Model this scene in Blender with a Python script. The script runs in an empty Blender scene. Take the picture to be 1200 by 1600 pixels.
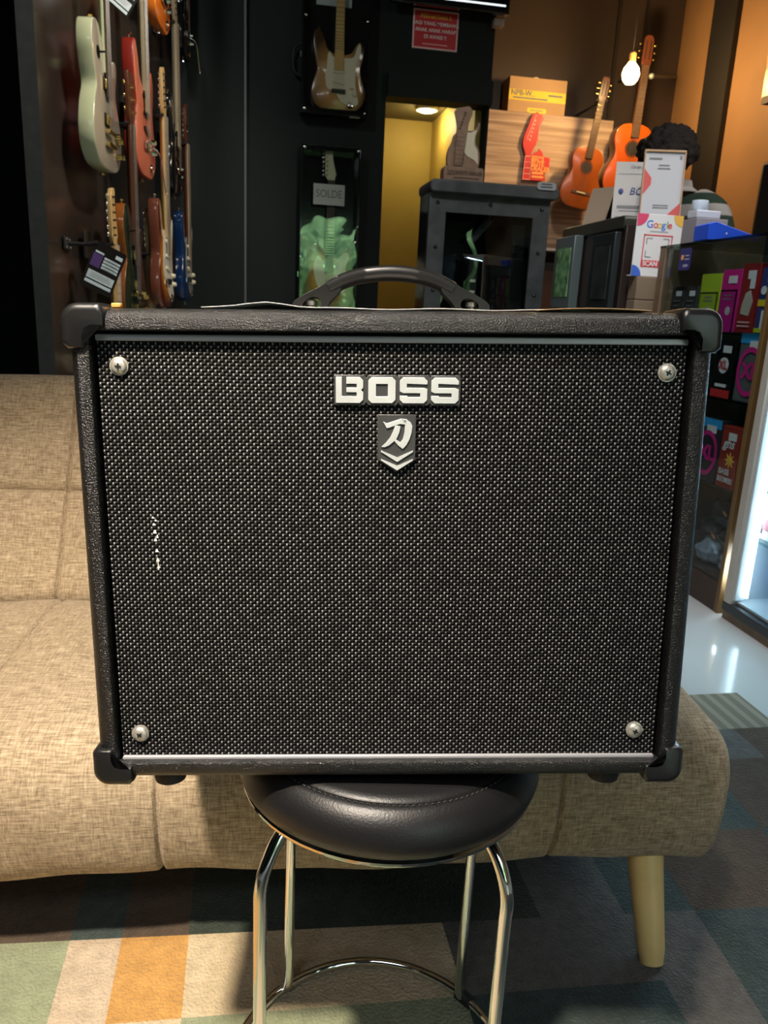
import bpy, bmesh, math, random
from mathutils import Vector, Matrix, Euler
random.seed(7)
D = bpy.data
S = bpy.context.scene
COL = S.collection
PI = math.pi
R = math.radians

# ------------------------------------------------------------------ camera
EYE = Vector((0, 0, .935))
FPX = 1202.0
def _cam_axes():
    d = Vector((385 - 600, 5300 - 800, FPX)).normalized()
    fw = (Vector((0, 0, 1)) - d.z * d).normalized()
    rt = d.cross(fw)
    a = R(10.5)
    rt, fw = math.cos(a) * rt + math.sin(a) * fw, -math.sin(a) * rt + math.cos(a) * fw
    return rt, fw, d
_rt, _fw, _d = _cam_axes()
cam_data = D.cameras.new('camera')
cam = D.objects.new('camera', cam_data); COL.objects.link(cam)
cx = Vector((_rt.x, _fw.x, -_d.x)); cy = -Vector((_rt.y, _fw.y, -_d.y)); cz = -Vector((_rt.z, _fw.z, -_d.z))
M = Matrix((cx, cy, cz)).transposed().to_4x4(); M.translation = EYE
cam.matrix_world = M
cam_data.sensor_fit = 'VERTICAL'; cam_data.sensor_height = 36; cam_data.sensor_width = 27
cam_data.lens = FPX / 1600 * 36
cam_data.clip_start = .02; cam_data.clip_end = 200
cam_data.dof.use_dof = True; cam_data.dof.focus_distance = .66; cam_data.dof.aperture_fstop = 20
S.camera = cam

def _ray(px, py):
    c = Vector(((px - 600) / FPX, (py - 800) / FPX, 1))
    return Vector((c.dot(_rt), c.dot(_fw), -c.dot(_d)))
def at_y(px, py, Y): r = _ray(px, py); return EYE + r * (Y / r.y)      # the point of the wall plane y=Y seen there
def at_x(px, py, X): r = _ray(px, py); return EYE + r * (X / r.x)
def at_z(px, py, Z): r = _ray(px, py); return EYE + r * ((Z - EYE.z) / r.z)

# ------------------------------------------------------------------ view, world, lights
S.view_settings.view_transform = 'Standard'; S.view_settings.look = 'None'
S.view_settings.gamma = 1; S.view_settings.use_curve_mapping = False
S.view_settings.exposure = 0.0
S.cycles.use_denoising = True
S.cycles.max_bounces = 8; S.cycles.transparent_max_bounces = 16
S.cycles.caustics_reflective = False; S.cycles.caustics_refractive = False
S.cycles.sample_clamp_indirect = 6

W = D.worlds.new('world'); S.world = W; W.use_nodes = True
bgn = W.node_tree.nodes['Background']
bgn.inputs[0].default_value = (.80, .92, 1.0, 1); bgn.inputs[1].default_value = 4.5

def light(name, kind, loc, target=None, power=10, color=(1, 1, 1), **kw):
    l = D.lights.new(name, kind); l.energy = power; l.color = color
    for k, v in kw.items(): setattr(l, k, v)
    o = D.objects.new(name, l); COL.objects.link(o); o.location = loc
    if target is not None:
        o.rotation_euler = (Vector(target) - Vector(loc)).to_track_quat('-Z', 'Y').to_euler()
    return o
WARM = (1, .85, .67)
light('ceiling_spot_sofa', 'SPOT', (-.62, -.30, 2.85), (-.30, .97, .1), 640, WARM, spot_size=R(42), spot_blend=.85, shadow_soft_size=.07)
light('ceiling_spot_amp', 'SPOT', (-.45, .10, 2.85), (.02, .62, .95), 125, (1, .97, .93), spot_size=R(28), spot_blend=.8, shadow_soft_size=.10)
light('ceiling_spot_guitars', 'SPOT', (.75, 2.0, 2.9), (-.42, 3.3, 1.45), 170, (1, .93, .80), spot_size=R(75), spot_blend=.7, shadow_soft_size=.08)
light('fill_panel_shop', 'AREA', (2.35, 2.3, 2.92), (2.35, 2.3, 0), 20, (1, .95, .88), shape='RECTANGLE', size=1.2, size_y=.6)  # added fill for the back of the shop, set clear of the case reflections
light('fill_panel_front', 'AREA', (-.75, -1.5, 2.92), (-.75, -1.5, 0), 22, (.93, .96, 1), shape='RECTANGLE', size=1.2, size_y=.6)  # added soft fill from behind the camera, making up for weak daylight
light('ceiling_spot_panel', 'SPOT', (1.9, 4.2, 2.9), (2.2, 5.9, 1.9), 32, (1, .85, .68), spot_size=R(60), spot_blend=.8, shadow_soft_size=.06)
light('ceiling_spot_cases', 'SPOT', (-.55, 2.9, 2.9), (.55, 4.95, 1.9), 36, (.92, 1, .97), spot_size=R(70), spot_blend=.9, shadow_soft_size=.08)
light('fill_spot_showcase', 'SPOT', (.75, 1.5, 2.9), (1.62, 2.45, .85), 120, (.95, .97, 1), spot_size=R(60), spot_blend=.8, shadow_soft_size=.08)  # added spot so the boxes behind the case glass show up
light('fill_spot_cabinet', 'SPOT', (.25, 2.1, 2.9), (1.1, 3.6, 1.4), 75, (.95, .97, 1), spot_size=R(34), spot_blend=.8, shadow_soft_size=.08)  # added spot to brighten the trophy and the inside of the cabinet
light('ceiling_spot_counter', 'SPOT', (1.1, 1.9, 2.9), (1.7, 3.1, 1.45), 45, (1, .95, .9), spot_size=R(50), spot_blend=.8, shadow_soft_size=.08)
portal = light('window_portal', 'AREA', (1.3, -3.16, 1.13), (1.3, 0, 1.13), 1, shape='RECTANGLE', size=1.6, size_y=2.05)
portal.data.cycles.is_portal = True

# ------------------------------------------------------------------ materials
def mat(name, col, rough=.5, metal=0, spec=.5, bump=None, vary=None, emit=None, coat=0, trans=0, alpha=1, sheen=0):
    """bump=(scale, strength, distance[, stretch]); vary=(scale, amount[, second colour])"""
    m = D.materials.new(name); m.use_nodes = True; nt = m.node_tree; N = nt.nodes; L = nt.links
    b = N['Principled BSDF']
    c4 = (*col, 1)
    b.inputs['Base Color'].default_value = c4; b.inputs['Roughness'].default_value = rough
    b.inputs['Metallic'].default_value = metal; b.inputs['Specular IOR Level'].default_value = spec
    b.inputs['Coat Weight'].default_value = coat; b.inputs['Coat Roughness'].default_value = .08
    b.inputs['Transmission Weight'].default_value = trans; b.inputs['Alpha'].default_value = alpha
    b.inputs['Sheen Weight'].default_value = sheen
    tc = None
    if bump or vary:
        tc = N.new('ShaderNodeTexCoord')
    if vary:
        n = N.new('ShaderNodeTexNoise'); n.inputs['Scale'].default_value = vary[0]; n.inputs['Detail'].default_value = 4
        L.new(tc.outputs['Object'], n.inputs['Vector'])
        r = N.new('ShaderNodeValToRGB'); r.color_ramp.elements[0].position = .3; r.color_ramp.elements[1].position = .7
        k = vary[1]; c2 = vary[2] if len(vary) > 2 else tuple(min(1, x * (1 + k)) for x in col)
        r.color_ramp.elements[0].color = tuple(x * (1 - k) for x in col) + (1,) if len(vary) < 3 else c4
        r.color_ramp.elements[1].color = (*c2, 1)
        L.new(n.outputs['Fac'], r.inputs['Fac']); L.new(r.outputs['Color'], b.inputs['Base Color'])
    if bump:
        n = N.new('ShaderNodeTexNoise'); n.inputs['Scale'].default_value = bump[0]; n.inputs['Detail'].default_value = 3
        if len(bump) > 3:
            mp = N.new('ShaderNodeMapping'); mp.inputs['Scale'].default_value = bump[3]
            L.new(tc.outputs['Object'], mp.inputs['Vector']); L.new(mp.outputs[0], n.inputs['Vector'])
        else: L.new(tc.outputs['Object'], n.inputs['Vector'])
        bp = N.new('ShaderNodeBump'); bp.inputs['Strength'].default_value = bump[1]; bp.inputs['Distance'].default_value = bump[2]
        L.new(n.outputs['Fac'], bp.inputs['Height']); L.new(bp.outputs[0], b.inputs['Normal'])
    if emit:
        b.inputs['Emission Color'].default_value = (*emit[0], 1); b.inputs['Emission Strength'].default_value = emit[1]
    return m

def math_node(N, L, op, a, b=None):
    n = N.new('ShaderNodeMath'); n.operation = op
    for i, v in enumerate((a, b)):
        if v is None: continue
        if isinstance(v, (int, float)): n.inputs[i].default_value = v
        else: L.new(v, n.inputs[i])
    return n.outputs[0]

def grille_material():
    m = D.materials.new('woven_grille_cloth'); m.use_nodes = True; nt = m.node_tree; N = nt.nodes; L = nt.links
    b = N['Principled BSDF']; b.inputs['Roughness'].default_value = .5; b.inputs['Specular IOR Level'].default_value = .06
    tc = N.new('ShaderNodeTexCoord'); sp = N.new('ShaderNodeSeparateXYZ'); L.new(tc.outputs['Object'], sp.inputs[0])
    # slight waviness of the threads
    nz = N.new('ShaderNodeTexNoise'); nz.inputs['Scale'].default_value = 9; L.new(tc.outputs['Object'], nz.inputs['Vector'])
    wob = math_node(N, L, 'MULTIPLY', math_node(N, L, 'SUBTRACT', nz.outputs['Fac'], .5), .0035)
    X = math_node(N, L, 'ADD', sp.outputs['X'], wob); Z = math_node(N, L, 'ADD', sp.outputs['Z'], wob)
    v = math_node(N, L, 'DIVIDE', math_node(N, L, 'ADD', Z, 1.0), .00275)
    row = math_node(N, L, 'FLOOR', v); fv = math_node(N, L, 'FRACT', v)
    off = math_node(N, L, 'MULTIPLY', math_node(N, L, 'MODULO', row, 2), .53)
    u = math_node(N, L, 'ADD', math_node(N, L, 'DIVIDE', math_node(N, L, 'ADD', X, 1.0), .0059), off)
    fu = math_node(N, L, 'FRACT', u)
    cellx = math_node(N, L, 'FLOOR', u)
    def band(x, lo, hi, soft):
        a = N.new('ShaderNodeMapRange'); a.inputs[1].default_value = lo - soft; a.inputs[2].default_value = lo + soft; L.new(x, a.inputs[0])
        c = N.new('ShaderNodeMapRange'); c.inputs[1].default_value = hi - soft; c.inputs[2].default_value = hi + soft
        c.inputs[3].default_value = 1; c.inputs[4].default_value = 0; L.new(x, c.inputs[0])
        return math_node(N, L, 'MULTIPLY', a.outputs[0], c.outputs[0])
    speck = math_node(N, L, 'MULTIPLY', band(fu, .10, .31, .035), band(fv, .20, .84, .08))
    thin = math_node(N, L, 'MULTIPLY', band(fu, .45, .80, .05), band(fv, .66, .84, .06))
    wn = N.new('ShaderNodeTexWhiteNoise'); wn.noise_dimensions = '2D'
    cb = N.new('ShaderNodeCombineXYZ'); L.new(cellx, cb.inputs[0]); L.new(row, cb.inputs[1]); L.new(cb.outputs[0], wn.inputs['Vector'])
    rnd = math_node(N, L, 'ADD', math_node(N, L, 'MULTIPLY', wn.outputs['Value'], .7), .4)
    f = math_node(N, L, 'MINIMUM', math_node(N, L, 'MULTIPLY', math_node(N, L, 'ADD', speck, math_node(N, L, 'MULTIPLY', thin, .16)), rnd), 1)
    mx = N.new('ShaderNodeMix'); mx.data_type = 'RGBA'; L.new(f, mx.inputs[0])
    mx.inputs[6].default_value = (.003, .003, .0032, 1); mx.inputs[7].default_value = (.33, .33, .33, 1)
    L.new(mx.outputs[2], b.inputs['Base Color'])
    pad = math_node(N, L, 'MULTIPLY', math_node(N, L, 'SINE', math_node(N, L, 'MULTIPLY', fv, PI)), math_node(N, L, 'SINE', math_node(N, L, 'MULTIPLY', fu, PI)))
    bp = N.new('ShaderNodeBump'); bp.inputs['Strength'].default_value = .8; bp.inputs['Distance'].default_value = .0006
    L.new(pad, bp.inputs['Height']); L.new(bp.outputs[0], b.inputs['Normal'])
    return m

def linen_material():
    m = D.materials.new('heathered_linen'); m.use_nodes = True; nt = m.node_tree; N = nt.nodes; L = nt.links
    b = N['Principled BSDF']; b.inputs['Roughness'].default_value = .92; b.inputs['Specular IOR Level'].default_value = .15
    b.inputs['Sheen Weight'].default_value = .12
    tc = N.new('ShaderNodeTexCoord')
    outs = []
    for sc in ((42, 460, 460), (460, 58, 58)):
        mp = N.new('ShaderNodeMapping'); mp.inputs['Scale'].default_value = sc; L.new(tc.outputs['Object'], mp.inputs[0])
        n = N.new('ShaderNodeTexNoise'); n.inputs['Scale'].default_value = 1; n.inputs['Detail'].default_value = 3; n.inputs['Roughness'].default_value = .65
        L.new(mp.outputs[0], n.inputs['Vector']); outs.append(n.outputs['Fac'])
    s = math_node(N, L, 'ADD', math_node(N, L, 'MULTIPLY', outs[0], .58), math_node(N, L, 'MULTIPLY', outs[1], .42))
    r = N.new('ShaderNodeValToRGB'); L.new(s, r.inputs[0])
    e = r.color_ramp.elements; e[0].position = .36; e[0].color = (.185, .135, .085, 1); e[1].position = .64; e[1].color = (.56, .45, .31, 1)
    k = e.new(.5); k.color = (.37, .285, .185, 1)
    L.new(r.outputs[0], b.inputs['Base Color'])
    bp = N.new('ShaderNodeBump'); bp.inputs['Strength'].default_value = .5; bp.inputs['Distance'].default_value = .0012
    L.new(s, bp.inputs['Height']); L.new(bp.outputs[0], b.inputs['Normal'])
    return m

def stripes_material(name, axis, period, ca, cb, duty=.5, rough=.7, noise=0):
    m = D.materials.new(name); m.use_nodes = True; nt = m.node_tree; N = nt.nodes; L = nt.links
    b = N['Principled BSDF']; b.inputs['Roughness'].default_value = rough
    tc = N.new('ShaderNodeTexCoord'); sp = N.new('ShaderNodeSeparateXYZ'); L.new(tc.outputs['Object'], sp.inputs[0])
    f = math_node(N, L, 'FRACT', math_node(N, L, 'ADD', math_node(N, L, 'DIVIDE', sp.outputs[axis], period), 50.0))
    g = N.new('ShaderNodeMapRange'); g.inputs[1].default_value = duty - .03; g.inputs[2].default_value = duty + .03; L.new(f, g.inputs[0])
    mx = N.new('ShaderNodeMix'); mx.data_type = 'RGBA'; L.new(g.outputs[0], mx.inputs[0])
    mx.inputs[6].default_value = (*ca, 1); mx.inputs[7].default_value = (*cb, 1); L.new(mx.outputs[2], b.inputs['Base Color'])
    return m

def plank_material():
    m = D.materials.new('pale_plank_wood'); m.use_nodes = True; nt = m.node_tree; N = nt.nodes; L = nt.links
    b = N['Principled BSDF']; b.inputs['Roughness'].default_value = .55
    tc = N.new('ShaderNodeTexCoord'); mp = N.new('ShaderNodeMapping'); mp.inputs['Scale'].default_value = (1.2, 1, 26); L.new(tc.outputs['Object'], mp.inputs[0])
    n = N.new('ShaderNodeTexNoise'); n.inputs['Scale'].default_value = 1; n.inputs['Detail'].default_value = 5; L.new(mp.outputs[0], n.inputs['Vector'])
    r = N.new('ShaderNodeValToRGB'); L.new(n.outputs['Fac'], r.inputs[0]); e = r.color_ramp.elements
    e[0].position = .34; e[0].color = (.27, .17, .11, 1); e[1].position = .62; e[1].color = (.58, .43, .31, 1)
    L.new(r.outputs[0], b.inputs['Base Color'])
    return m

def foliage_material(sc_=3.5):
    m = D.materials.new('hedge_leaves'); m.use_nodes = True; nt = m.node_tree; N = nt.nodes; L = nt.links
    b = N['Principled BSDF']; b.inputs['Roughness'].default_value = .7
    tc = N.new('ShaderNodeTexCoord'); n = N.new('ShaderNodeTexNoise'); n.inputs['Scale'].default_value = sc_; n.inputs['Detail'].default_value = 6
    L.new(tc.outputs['Object'], n.inputs['Vector']); r = N.new('ShaderNodeValToRGB'); L.new(n.outputs['Fac'], r.inputs[0]); e = r.color_ramp.elements
    e[0].position = .35; e[0].color = (.05, .16, .05, 1); e[1].position = .65; e[1].color = (.50, .80, .32, 1)
    L.new(r.outputs[0], b.inputs['Base Color'])
    return m

def pane_material(name, tint=(.9, .95, .95), refl=.10, rough=.01, wave=0, scale=6):
    m = D.materials.new(name); m.use_nodes = True; nt = m.node_tree; N = nt.nodes; L = nt.links
    for x in list(N): N.remove(x)
    out = N.new('ShaderNodeOutputMaterial'); t = N.new('ShaderNodeBsdfTransparent'); t.inputs[0].default_value = (*tint, 1)
    g = N.new('ShaderNodeBsdfGlossy'); g.inputs['Roughness'].default_value = rough
    ge = N.new('ShaderNodeNewGeometry'); dt = N.new('ShaderNodeVectorMath'); dt.operation = 'DOT_PRODUCT'
    L.new(ge.outputs['Normal'], dt.inputs[0]); L.new(ge.outputs['Incoming'], dt.inputs[1])
    cosv = math_node(N, L, 'ABSOLUTE', dt.outputs['Value'])
    f = math_node(N, L, 'MINIMUM', math_node(N, L, 'ADD', math_node(N, L, 'POWER', math_node(N, L, 'SUBTRACT', 1, cosv), 5), .02 + refl / 2), .95)
    mx = N.new('ShaderNodeMixShader'); L.new(f, mx.inputs[0]); L.new(t.outputs[0], mx.inputs[1]); L.new(g.outputs[0], mx.inputs[2]); L.new(mx.outputs[0], out.inputs[0])
    if wave:
        tc = N.new('ShaderNodeTexCoord'); n = N.new('ShaderNodeTexNoise'); n.inputs['Scale'].default_value = scale; n.inputs['Detail'].default_value = 1
        L.new(tc.outputs['Object'], n.inputs['Vector']); bp = N.new('ShaderNodeBump'); bp.inputs['Strength'].default_value = 1; bp.inputs['Distance'].default_value = wave
        L.new(n.outputs['Fac'], bp.inputs['Height']); L.new(bp.outputs[0], g.inputs['Normal'])
    return m

def burst_material(name, inner, outer, cx, cz, r0, r1):
    m = D.materials.new(name); m.use_nodes = True; nt = m.node_tree; N = nt.nodes; L = nt.links
    b = N['Principled BSDF']; b.inputs['Roughness'].default_value = .16; b.inputs['Coat Weight'].default_value = .6
    tc = N.new('ShaderNodeTexCoord'); mp = N.new('ShaderNodeMapping'); mp.inputs['Location'].default_value = (-cx, 0, -cz); mp.inputs['Scale'].default_value = (1.25, 0, 1)
    L.new(tc.outputs['Object'], mp.inputs[0]); ln = N.new('ShaderNodeVectorMath'); ln.operation = 'LENGTH'; L.new(mp.outputs[0], ln.inputs[0])
    g = N.new('ShaderNodeMapRange'); g.inputs[1].default_value = r0; g.inputs[2].default_value = r1; L.new(ln.outputs['Value'], g.inputs[0])
    mx = N.new('ShaderNodeMix'); mx.data_type = 'RGBA'; L.new(g.outputs[0], mx.inputs[0]); mx.inputs[6].default_value = (*inner, 1); mx.inputs[7].default_value = (*outer, 1)
    L.new(mx.outputs[2], b.inputs['Base Color'])
    return m

K = {}
K['tolex'] = mat('black_tolex', (.006, .006, .0065), .28, spec=.7, bump=(700, 1.0, .0017), vary=(25, .3))
K['grille'] = grille_material()
K['linen'] = linen_material()
K['cap'] = mat('black_moulded_plastic', (.010, .010, .0105), .34, spec=.6, bump=(60, .1, .0004))
K['black'] = mat('matte_black', (.010, .010, .011), .6)
K['gloss_black'] = mat('gloss_black', (.006, .006, .007), .14, coat=.3)
K['rubber'] = mat('black_rubber', (.013, .013, .013), .6)
K['silver_strip'] = mat('silver_piping', (.42, .42, .45), .4, metal=.2)
K['brushed'] = mat('brushed_silver', (.86, .90, .90), .34, metal=.45, vary=(40, .08), bump=(500, .15, .0002, (1, 1, .02)))
K['badge'] = mat('dark_grey_badge', (.07, .07, .072), .42, metal=.3)
K['screw'] = mat('nickel_screw', (.72, .68, .60), .42, metal=.75, vary=(220, .25))
K['chrome'] = mat('chrome', (.80, .80, .78), .07, metal=1)
K['leather'] = mat('black_vinyl', (.008, .008, .009), .40, spec=.45, bump=(520, .5, .0005))
K['thread'] = mat('black_thread', (.02, .02, .02), .7)
K['paper'] = mat('white_paper', (.78, .76, .72), .7)
K['leg_wood'] = mat('pale_varnished_wood', (.84, .60, .25), .38, vary=(12, .12))
K['tile'] = mat('cream_floor_tile', (.62, .61, .57), .12, vary=(1.5, .06))
K['wall_dark'] = mat('charcoal_wall_paint', (.0042, .0088, .0088), .6, spec=.25, bump=(300, .2, .001), vary=(2, .15))
K['wall_gloss'] = mat('dark_brown_gloss_board', (.030, .022, .018), .22, vary=(3, .3))
K['edge_grey'] = mat('grey_board_edge', (.030, .034, .034), .6, vary=(30, .2))
K['wall_brown'] = mat('brown_wall_paint', (.045, .031, .025), .6, vary=(2, .12))
K['wall_tan'] = mat('tan_wall_paint', (.30, .175, .085), .6, vary=(2.2, .12), bump=(20, .2, .003))
K['mustard'] = mat('mustard_wall_paint', (.40, .29, .07), .6, vary=(3, .08))
K['ceiling'] = mat('dark_ceiling', (.03, .03, .03), .8)
K['brass'] = mat('gold_metal', (.85, .62, .22), .2, metal=1)
K['plank'] = plank_material()
K['carton'] = mat('kraft_cardboard', (.50, .32, .16), .75, vary=(4, .06))
K['brown_carton'] = mat('brown_cardboard', (.24, .17, .11), .8, vary=(4, .06))
K['yellow'] = mat('yellow_print', (.80, .60, .02), .5)
K['red'] = mat('red_print', (.55, .02, .03), .45)
K['red_gloss'] = mat('red_acrylic', (.66, .05, .05), .3)
K['pink_line'] = mat('pale_pink_print', (.85, .45, .45), .4)
K['orange_print'] = mat('orange_print', (.95, .42, .12), .5)
K['white'] = mat('white_print', (.80, .80, .80), .5)
K['cream'] = mat('cream_plastic', (.74, .68, .52), .35)
K['navy'] = mat('navy_print', (.03, .05, .20), .5)
K['grey_print'] = mat('grey_print', (.20, .20, .21), .6)
K['blue'] = mat('blue_plastic', (.02, .10, .75), .35)
K['cyan'] = mat('cyan_print', (.03, .38, .80), .45)
K['magenta'] = mat('magenta_print', (.72, .02, .26), .35)
K['lime'] = mat('lime_print', (.48, .62, .02), .4)
K['green'] = mat('green_plastic', (.03, .34, .05), .3)
K['dkred'] = mat('dark_red_print', (.30, .02, .02), .35)
K['fret_wood'] = mat('dark_rosewood', (.07, .04, .025), .5)
K['maple'] = mat('varnished_maple', (.62, .40, .16), .3, vary=(8, .15))
K['dull_maple'] = mat('dull_maple', (.33, .27, .18), .4, vary=(8, .15))
K['walnut'] = mat('engraved_walnut', (.20, .12, .075), .55, vary=(30, .2))
K['cedar'] = mat('orange_cedar_top', (.26, .062, .009), .25, vary=(5, .12), coat=.3)
K['orange_top'] = mat('bright_orange_spruce', (.44, .078, .004), .25, vary=(5, .1), coat=.3)
K['mahog'] = mat('dark_mahogany', (.10, .03, .015), .3)
K['ox'] = mat('distressed_black_wood', (.030, .034, .036), .55, vary=(14, .5), bump=(30, .4, .002, (1, 1, 8)))
K['metal_grey'] = mat('blue_grey_metal', (.16, .20, .20), .35, metal=.5)
K['skin'] = mat('brown_skin', (.30, .16, .10), .5)
K['hair'] = mat('black_curly_hair', (.012, .008, .007), .8, bump=(90, 1, .01))
K['acrylic'] = pane_material('wavy_clear_acrylic', (.93, .96, .95), .16, .012, .0035, 5)
K['acrylic_flat'] = pane_material('clear_acrylic', (.95, .96, .95), .02, .012, .001, 3)
K['glass'] = pane_material('clear_cabinet_glass', (.90, .95, .95), .03, .005)
K['smoke'] = pane_material('cabinet_door_glass', (.55, .58, .58), .14, .01, .01, 3)

# ------------------------------------------------------------------ mesh helpers
class MB:
    def __init__(s): s.v = []; s.f = []; s.mi = []
    def add(s, v, f, mi=0):
        n = len(s.v); s.v += [tuple(p) for p in v]; s.f += [tuple(n + i for i in q) for q in f]; s.mi += [mi] * len(f)
        return s
    def box(s, x0, x1, y0, y1, z0, z1, mi=0):
        v = [(x, y, z) for x in (x0, x1) for y in (y0, y1) for z in (z0, z1)]
        return s.add(v, [(0, 1, 3, 2), (4, 6, 7, 5), (0, 4, 5, 1), (2, 3, 7, 6), (0, 2, 6, 4), (1, 5, 7, 3)], mi)
    def prism(s, pts, y0, y1, mi=0):                       # outline in XZ (anticlockwise), extruded along Y, y0 is the front
        n = len(pts)
        a = sum(pts[i][0] * pts[(i + 1) % n][1] - pts[(i + 1) % n][0] * pts[i][1] for i in range(n))
        if a < 0: pts = pts[::-1]
        v = [(x, y0, z) for x, z in pts] + [(x, y1, z) for x, z in pts]
        f = [tuple(range(n)), tuple(range(2 * n - 1, n - 1, -1))] + [(i, n + i, n + (i + 1) % n, (i + 1) % n) for i in range(n)]
        return s.add(v, f, mi)
    def lathe(s, prof, c=(0, 0, 0), n=40, axis='Z', mi=0):  # prof: (radius, height)
        v = []; f = []
        for r, h in prof:
            for i in range(n):
                a = 2 * PI * i / n; x, y = r * math.cos(a), r * math.sin(a)
                p = {'Z': (x, y, h), 'Y': (x, h, y), 'X': (h, x, y)}[axis]
                v.append((p[0] + c[0], p[1] + c[1], p[2] + c[2]))
        for k in range(len(prof) - 1):
            for i in range(n):
                j = (i + 1) % n; q = (k * n + i, k * n + j, (k + 1) * n + j, (k + 1) * n + i)
                f.append(q)
        if prof[0][0] > 1e-6: f.append(tuple(range(n))[::-1])
        if prof[-1][0] > 1e-6: f.append(tuple((len(prof) - 1) * n + i for i in range(n)))
        return s.add(v, f, mi)
    def tube(s, pts, r, n=12, closed=False, mi=0):
        P = [Vector(p) for p in pts]; m = len(P); v = []; f = []
        T = [((P[(i + 1) % m] - P[i - 1]) if closed else (P[min(i + 1, m - 1)] - P[max(i - 1, 0)])).normalized() for i in range(m)]
        up = Vector((0, 0, 1)) if abs(T[0].z) < .9 else Vector((1, 0, 0))
        nrm = (up - T[0] * up.dot(T[0])).normalized()
        for i in range(m):
            nrm = (nrm - T[i] * nrm.dot(T[i])).normalized(); bi = T[i].cross(nrm)
            rr = r[i] if isinstance(r, (list, tuple)) else r
            for k in range(n):
                a = 2 * PI * k / n; v.append(P[i] + nrm * (rr * math.cos(a)) + bi * (rr * math.sin(a)))
        for i in range(m if closed else m - 1):
            j = (i + 1) % m
            for k in range(n): f.append((i * n + k, i * n + (k + 1) % n, j * n + (k + 1) % n, j * n + k))
        if not closed: f += [tuple(range(n))[::-1], tuple((m - 1) * n + k for k in range(n))]
        return s.add(v, f, mi)
    def ball(s, c, r, n=12, mi=0, sq=(1, 1, 1)):
        prof = [(max(1e-7, r * math.sin(PI * i / n)), -r * math.cos(PI * i / n)) for i in range(n + 1)]
        k = len(s.v); s.lathe(prof, (0, 0, 0), n * 2, 'Z', mi)
        for i in range(k, len(s.v)):
            x, y, z = s.v[i]; s.v[i] = (x * sq[0] + c[0], y * sq[1] + c[1], z * sq[2] + c[2])
        return s
    def build(s, name, m, parent=None, bevel=0, segs=2, smooth=True, angle=35):
        me = D.meshes.new(name); me.from_pydata([tuple(p) for p in s.v], [], s.f)
        ms = m if isinstance(m, (list, tuple)) else [m]
        for x in ms: me.materials.append(x)
        for p, i in zip(me.polygons, s.mi): p.material_index = i
        bm = bmesh.new(); bm.from_mesh(me); bmesh.ops.remove_doubles(bm, verts=bm.verts, dist=1e-6)
        bmesh.ops.recalc_face_normals(bm, faces=bm.faces)
        bm.to_mesh(me); bm.free()
        if smooth:
            me.shade_smooth(); me.set_sharp_from_angle(angle=R(angle))
        o = D.objects.new(name, me); COL.objects.link(o)
        if parent: o.parent = parent
        if bevel:
            b = o.modifiers.new('bevel', 'BEVEL'); b.width = bevel; b.segments = segs; b.limit_method = 'ANGLE'; b.angle_limit = R(40)
            b.harden_normals = False
        return o

def tag(o, label=None, cat=None, group=None, kind=None):
    if label: o['label'] = label
    if cat: o['category'] = cat
    if group: o['group'] = group
    if kind: o['kind'] = kind
    return o
def empty(name, loc=(0, 0, 0), rz=0, rot=None):
    o = D.objects.new(name, None); COL.objects.link(o); o.location = loc
    o.rotation_euler = rot if rot else (0, 0, rz); o.empty_display_size = .05
    return o
def thing(name, label, cat, loc=(0, 0, 0), rz=0, group=None, rot=None):
    return tag(empty(name, loc, rz, rot), label, cat, group)
def struct(o): o['kind'] = 'structure'; return o
def smooth_pts(pts, n=6, closed=True):
    m = len(pts); out = []
    for i in range(m if closed else m - 1):
        p = [pts[(i + k) % m] if closed else pts[min(max(i + k, 0), m - 1)] for k in (-1, 0, 1, 2)]
        for j in range(n):
            t = j / n
            out.append(tuple(.5 * (2 * p[1][a] + (p[2][a] - p[0][a]) * t + (2 * p[0][a] - 5 * p[1][a] + 4 * p[2][a] - p[3][a]) * t * t + (3 * p[1][a] - p[0][a] - 3 * p[2][a] + p[3][a]) * t ** 3) for a in range(len(p[1]))))
    if not closed: out.append(tuple(pts[-1]))
    return out
def rrect(x0, x1, z0, z1, r, n=5):
    pts = []
    for cx_, cz_, a0 in ((x1 - r, z0 + r, -90), (x1 - r, z1 - r, 0), (x0 + r, z1 - r, 90), (x0 + r, z0 + r, 180)):
        for i in range(n + 1):
            a = R(a0 + 90 * i / n); pts.append((cx_ + r * math.cos(a), cz_ + r * math.sin(a)))
    return pts
def text(name, s, size, m, parent=None, loc=(0, 0, 0), rot=(PI / 2, 0, 0), depth=.0004, align='CENTER', sx=1, bold=0, shear=0):
    c = D.curves.new(name, 'FONT'); c.body = s; c.size = size; c.extrude = depth; c.align_x = align; c.align_y = 'CENTER'; c.offset = bold; c.shear = shear
    t = D.objects.new(name, c); COL.objects.link(t)
    dg = bpy.context.evaluated_depsgraph_get(); me = D.meshes.new_from_object(t.evaluated_get(dg)); D.objects.remove(t)
    me.materials.clear(); me.materials.append(m)
    o = D.objects.new(name, me); COL.objects.link(o); o.location = loc; o.rotation_euler = rot; o.scale = (sx, 1, 1)
    if parent: o.parent = parent
    return o
def bars(mb, x, z, w, h, n, gap, y, jitter=.3, mi=0):       # rows of unreadable small print
    for i in range(n):
        ww = w * (1 - jitter * random.random()); mb.box(x - ww / 2, x + ww / 2, y - .0006, y, z - i * gap - h, z - i * gap, mi)

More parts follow.
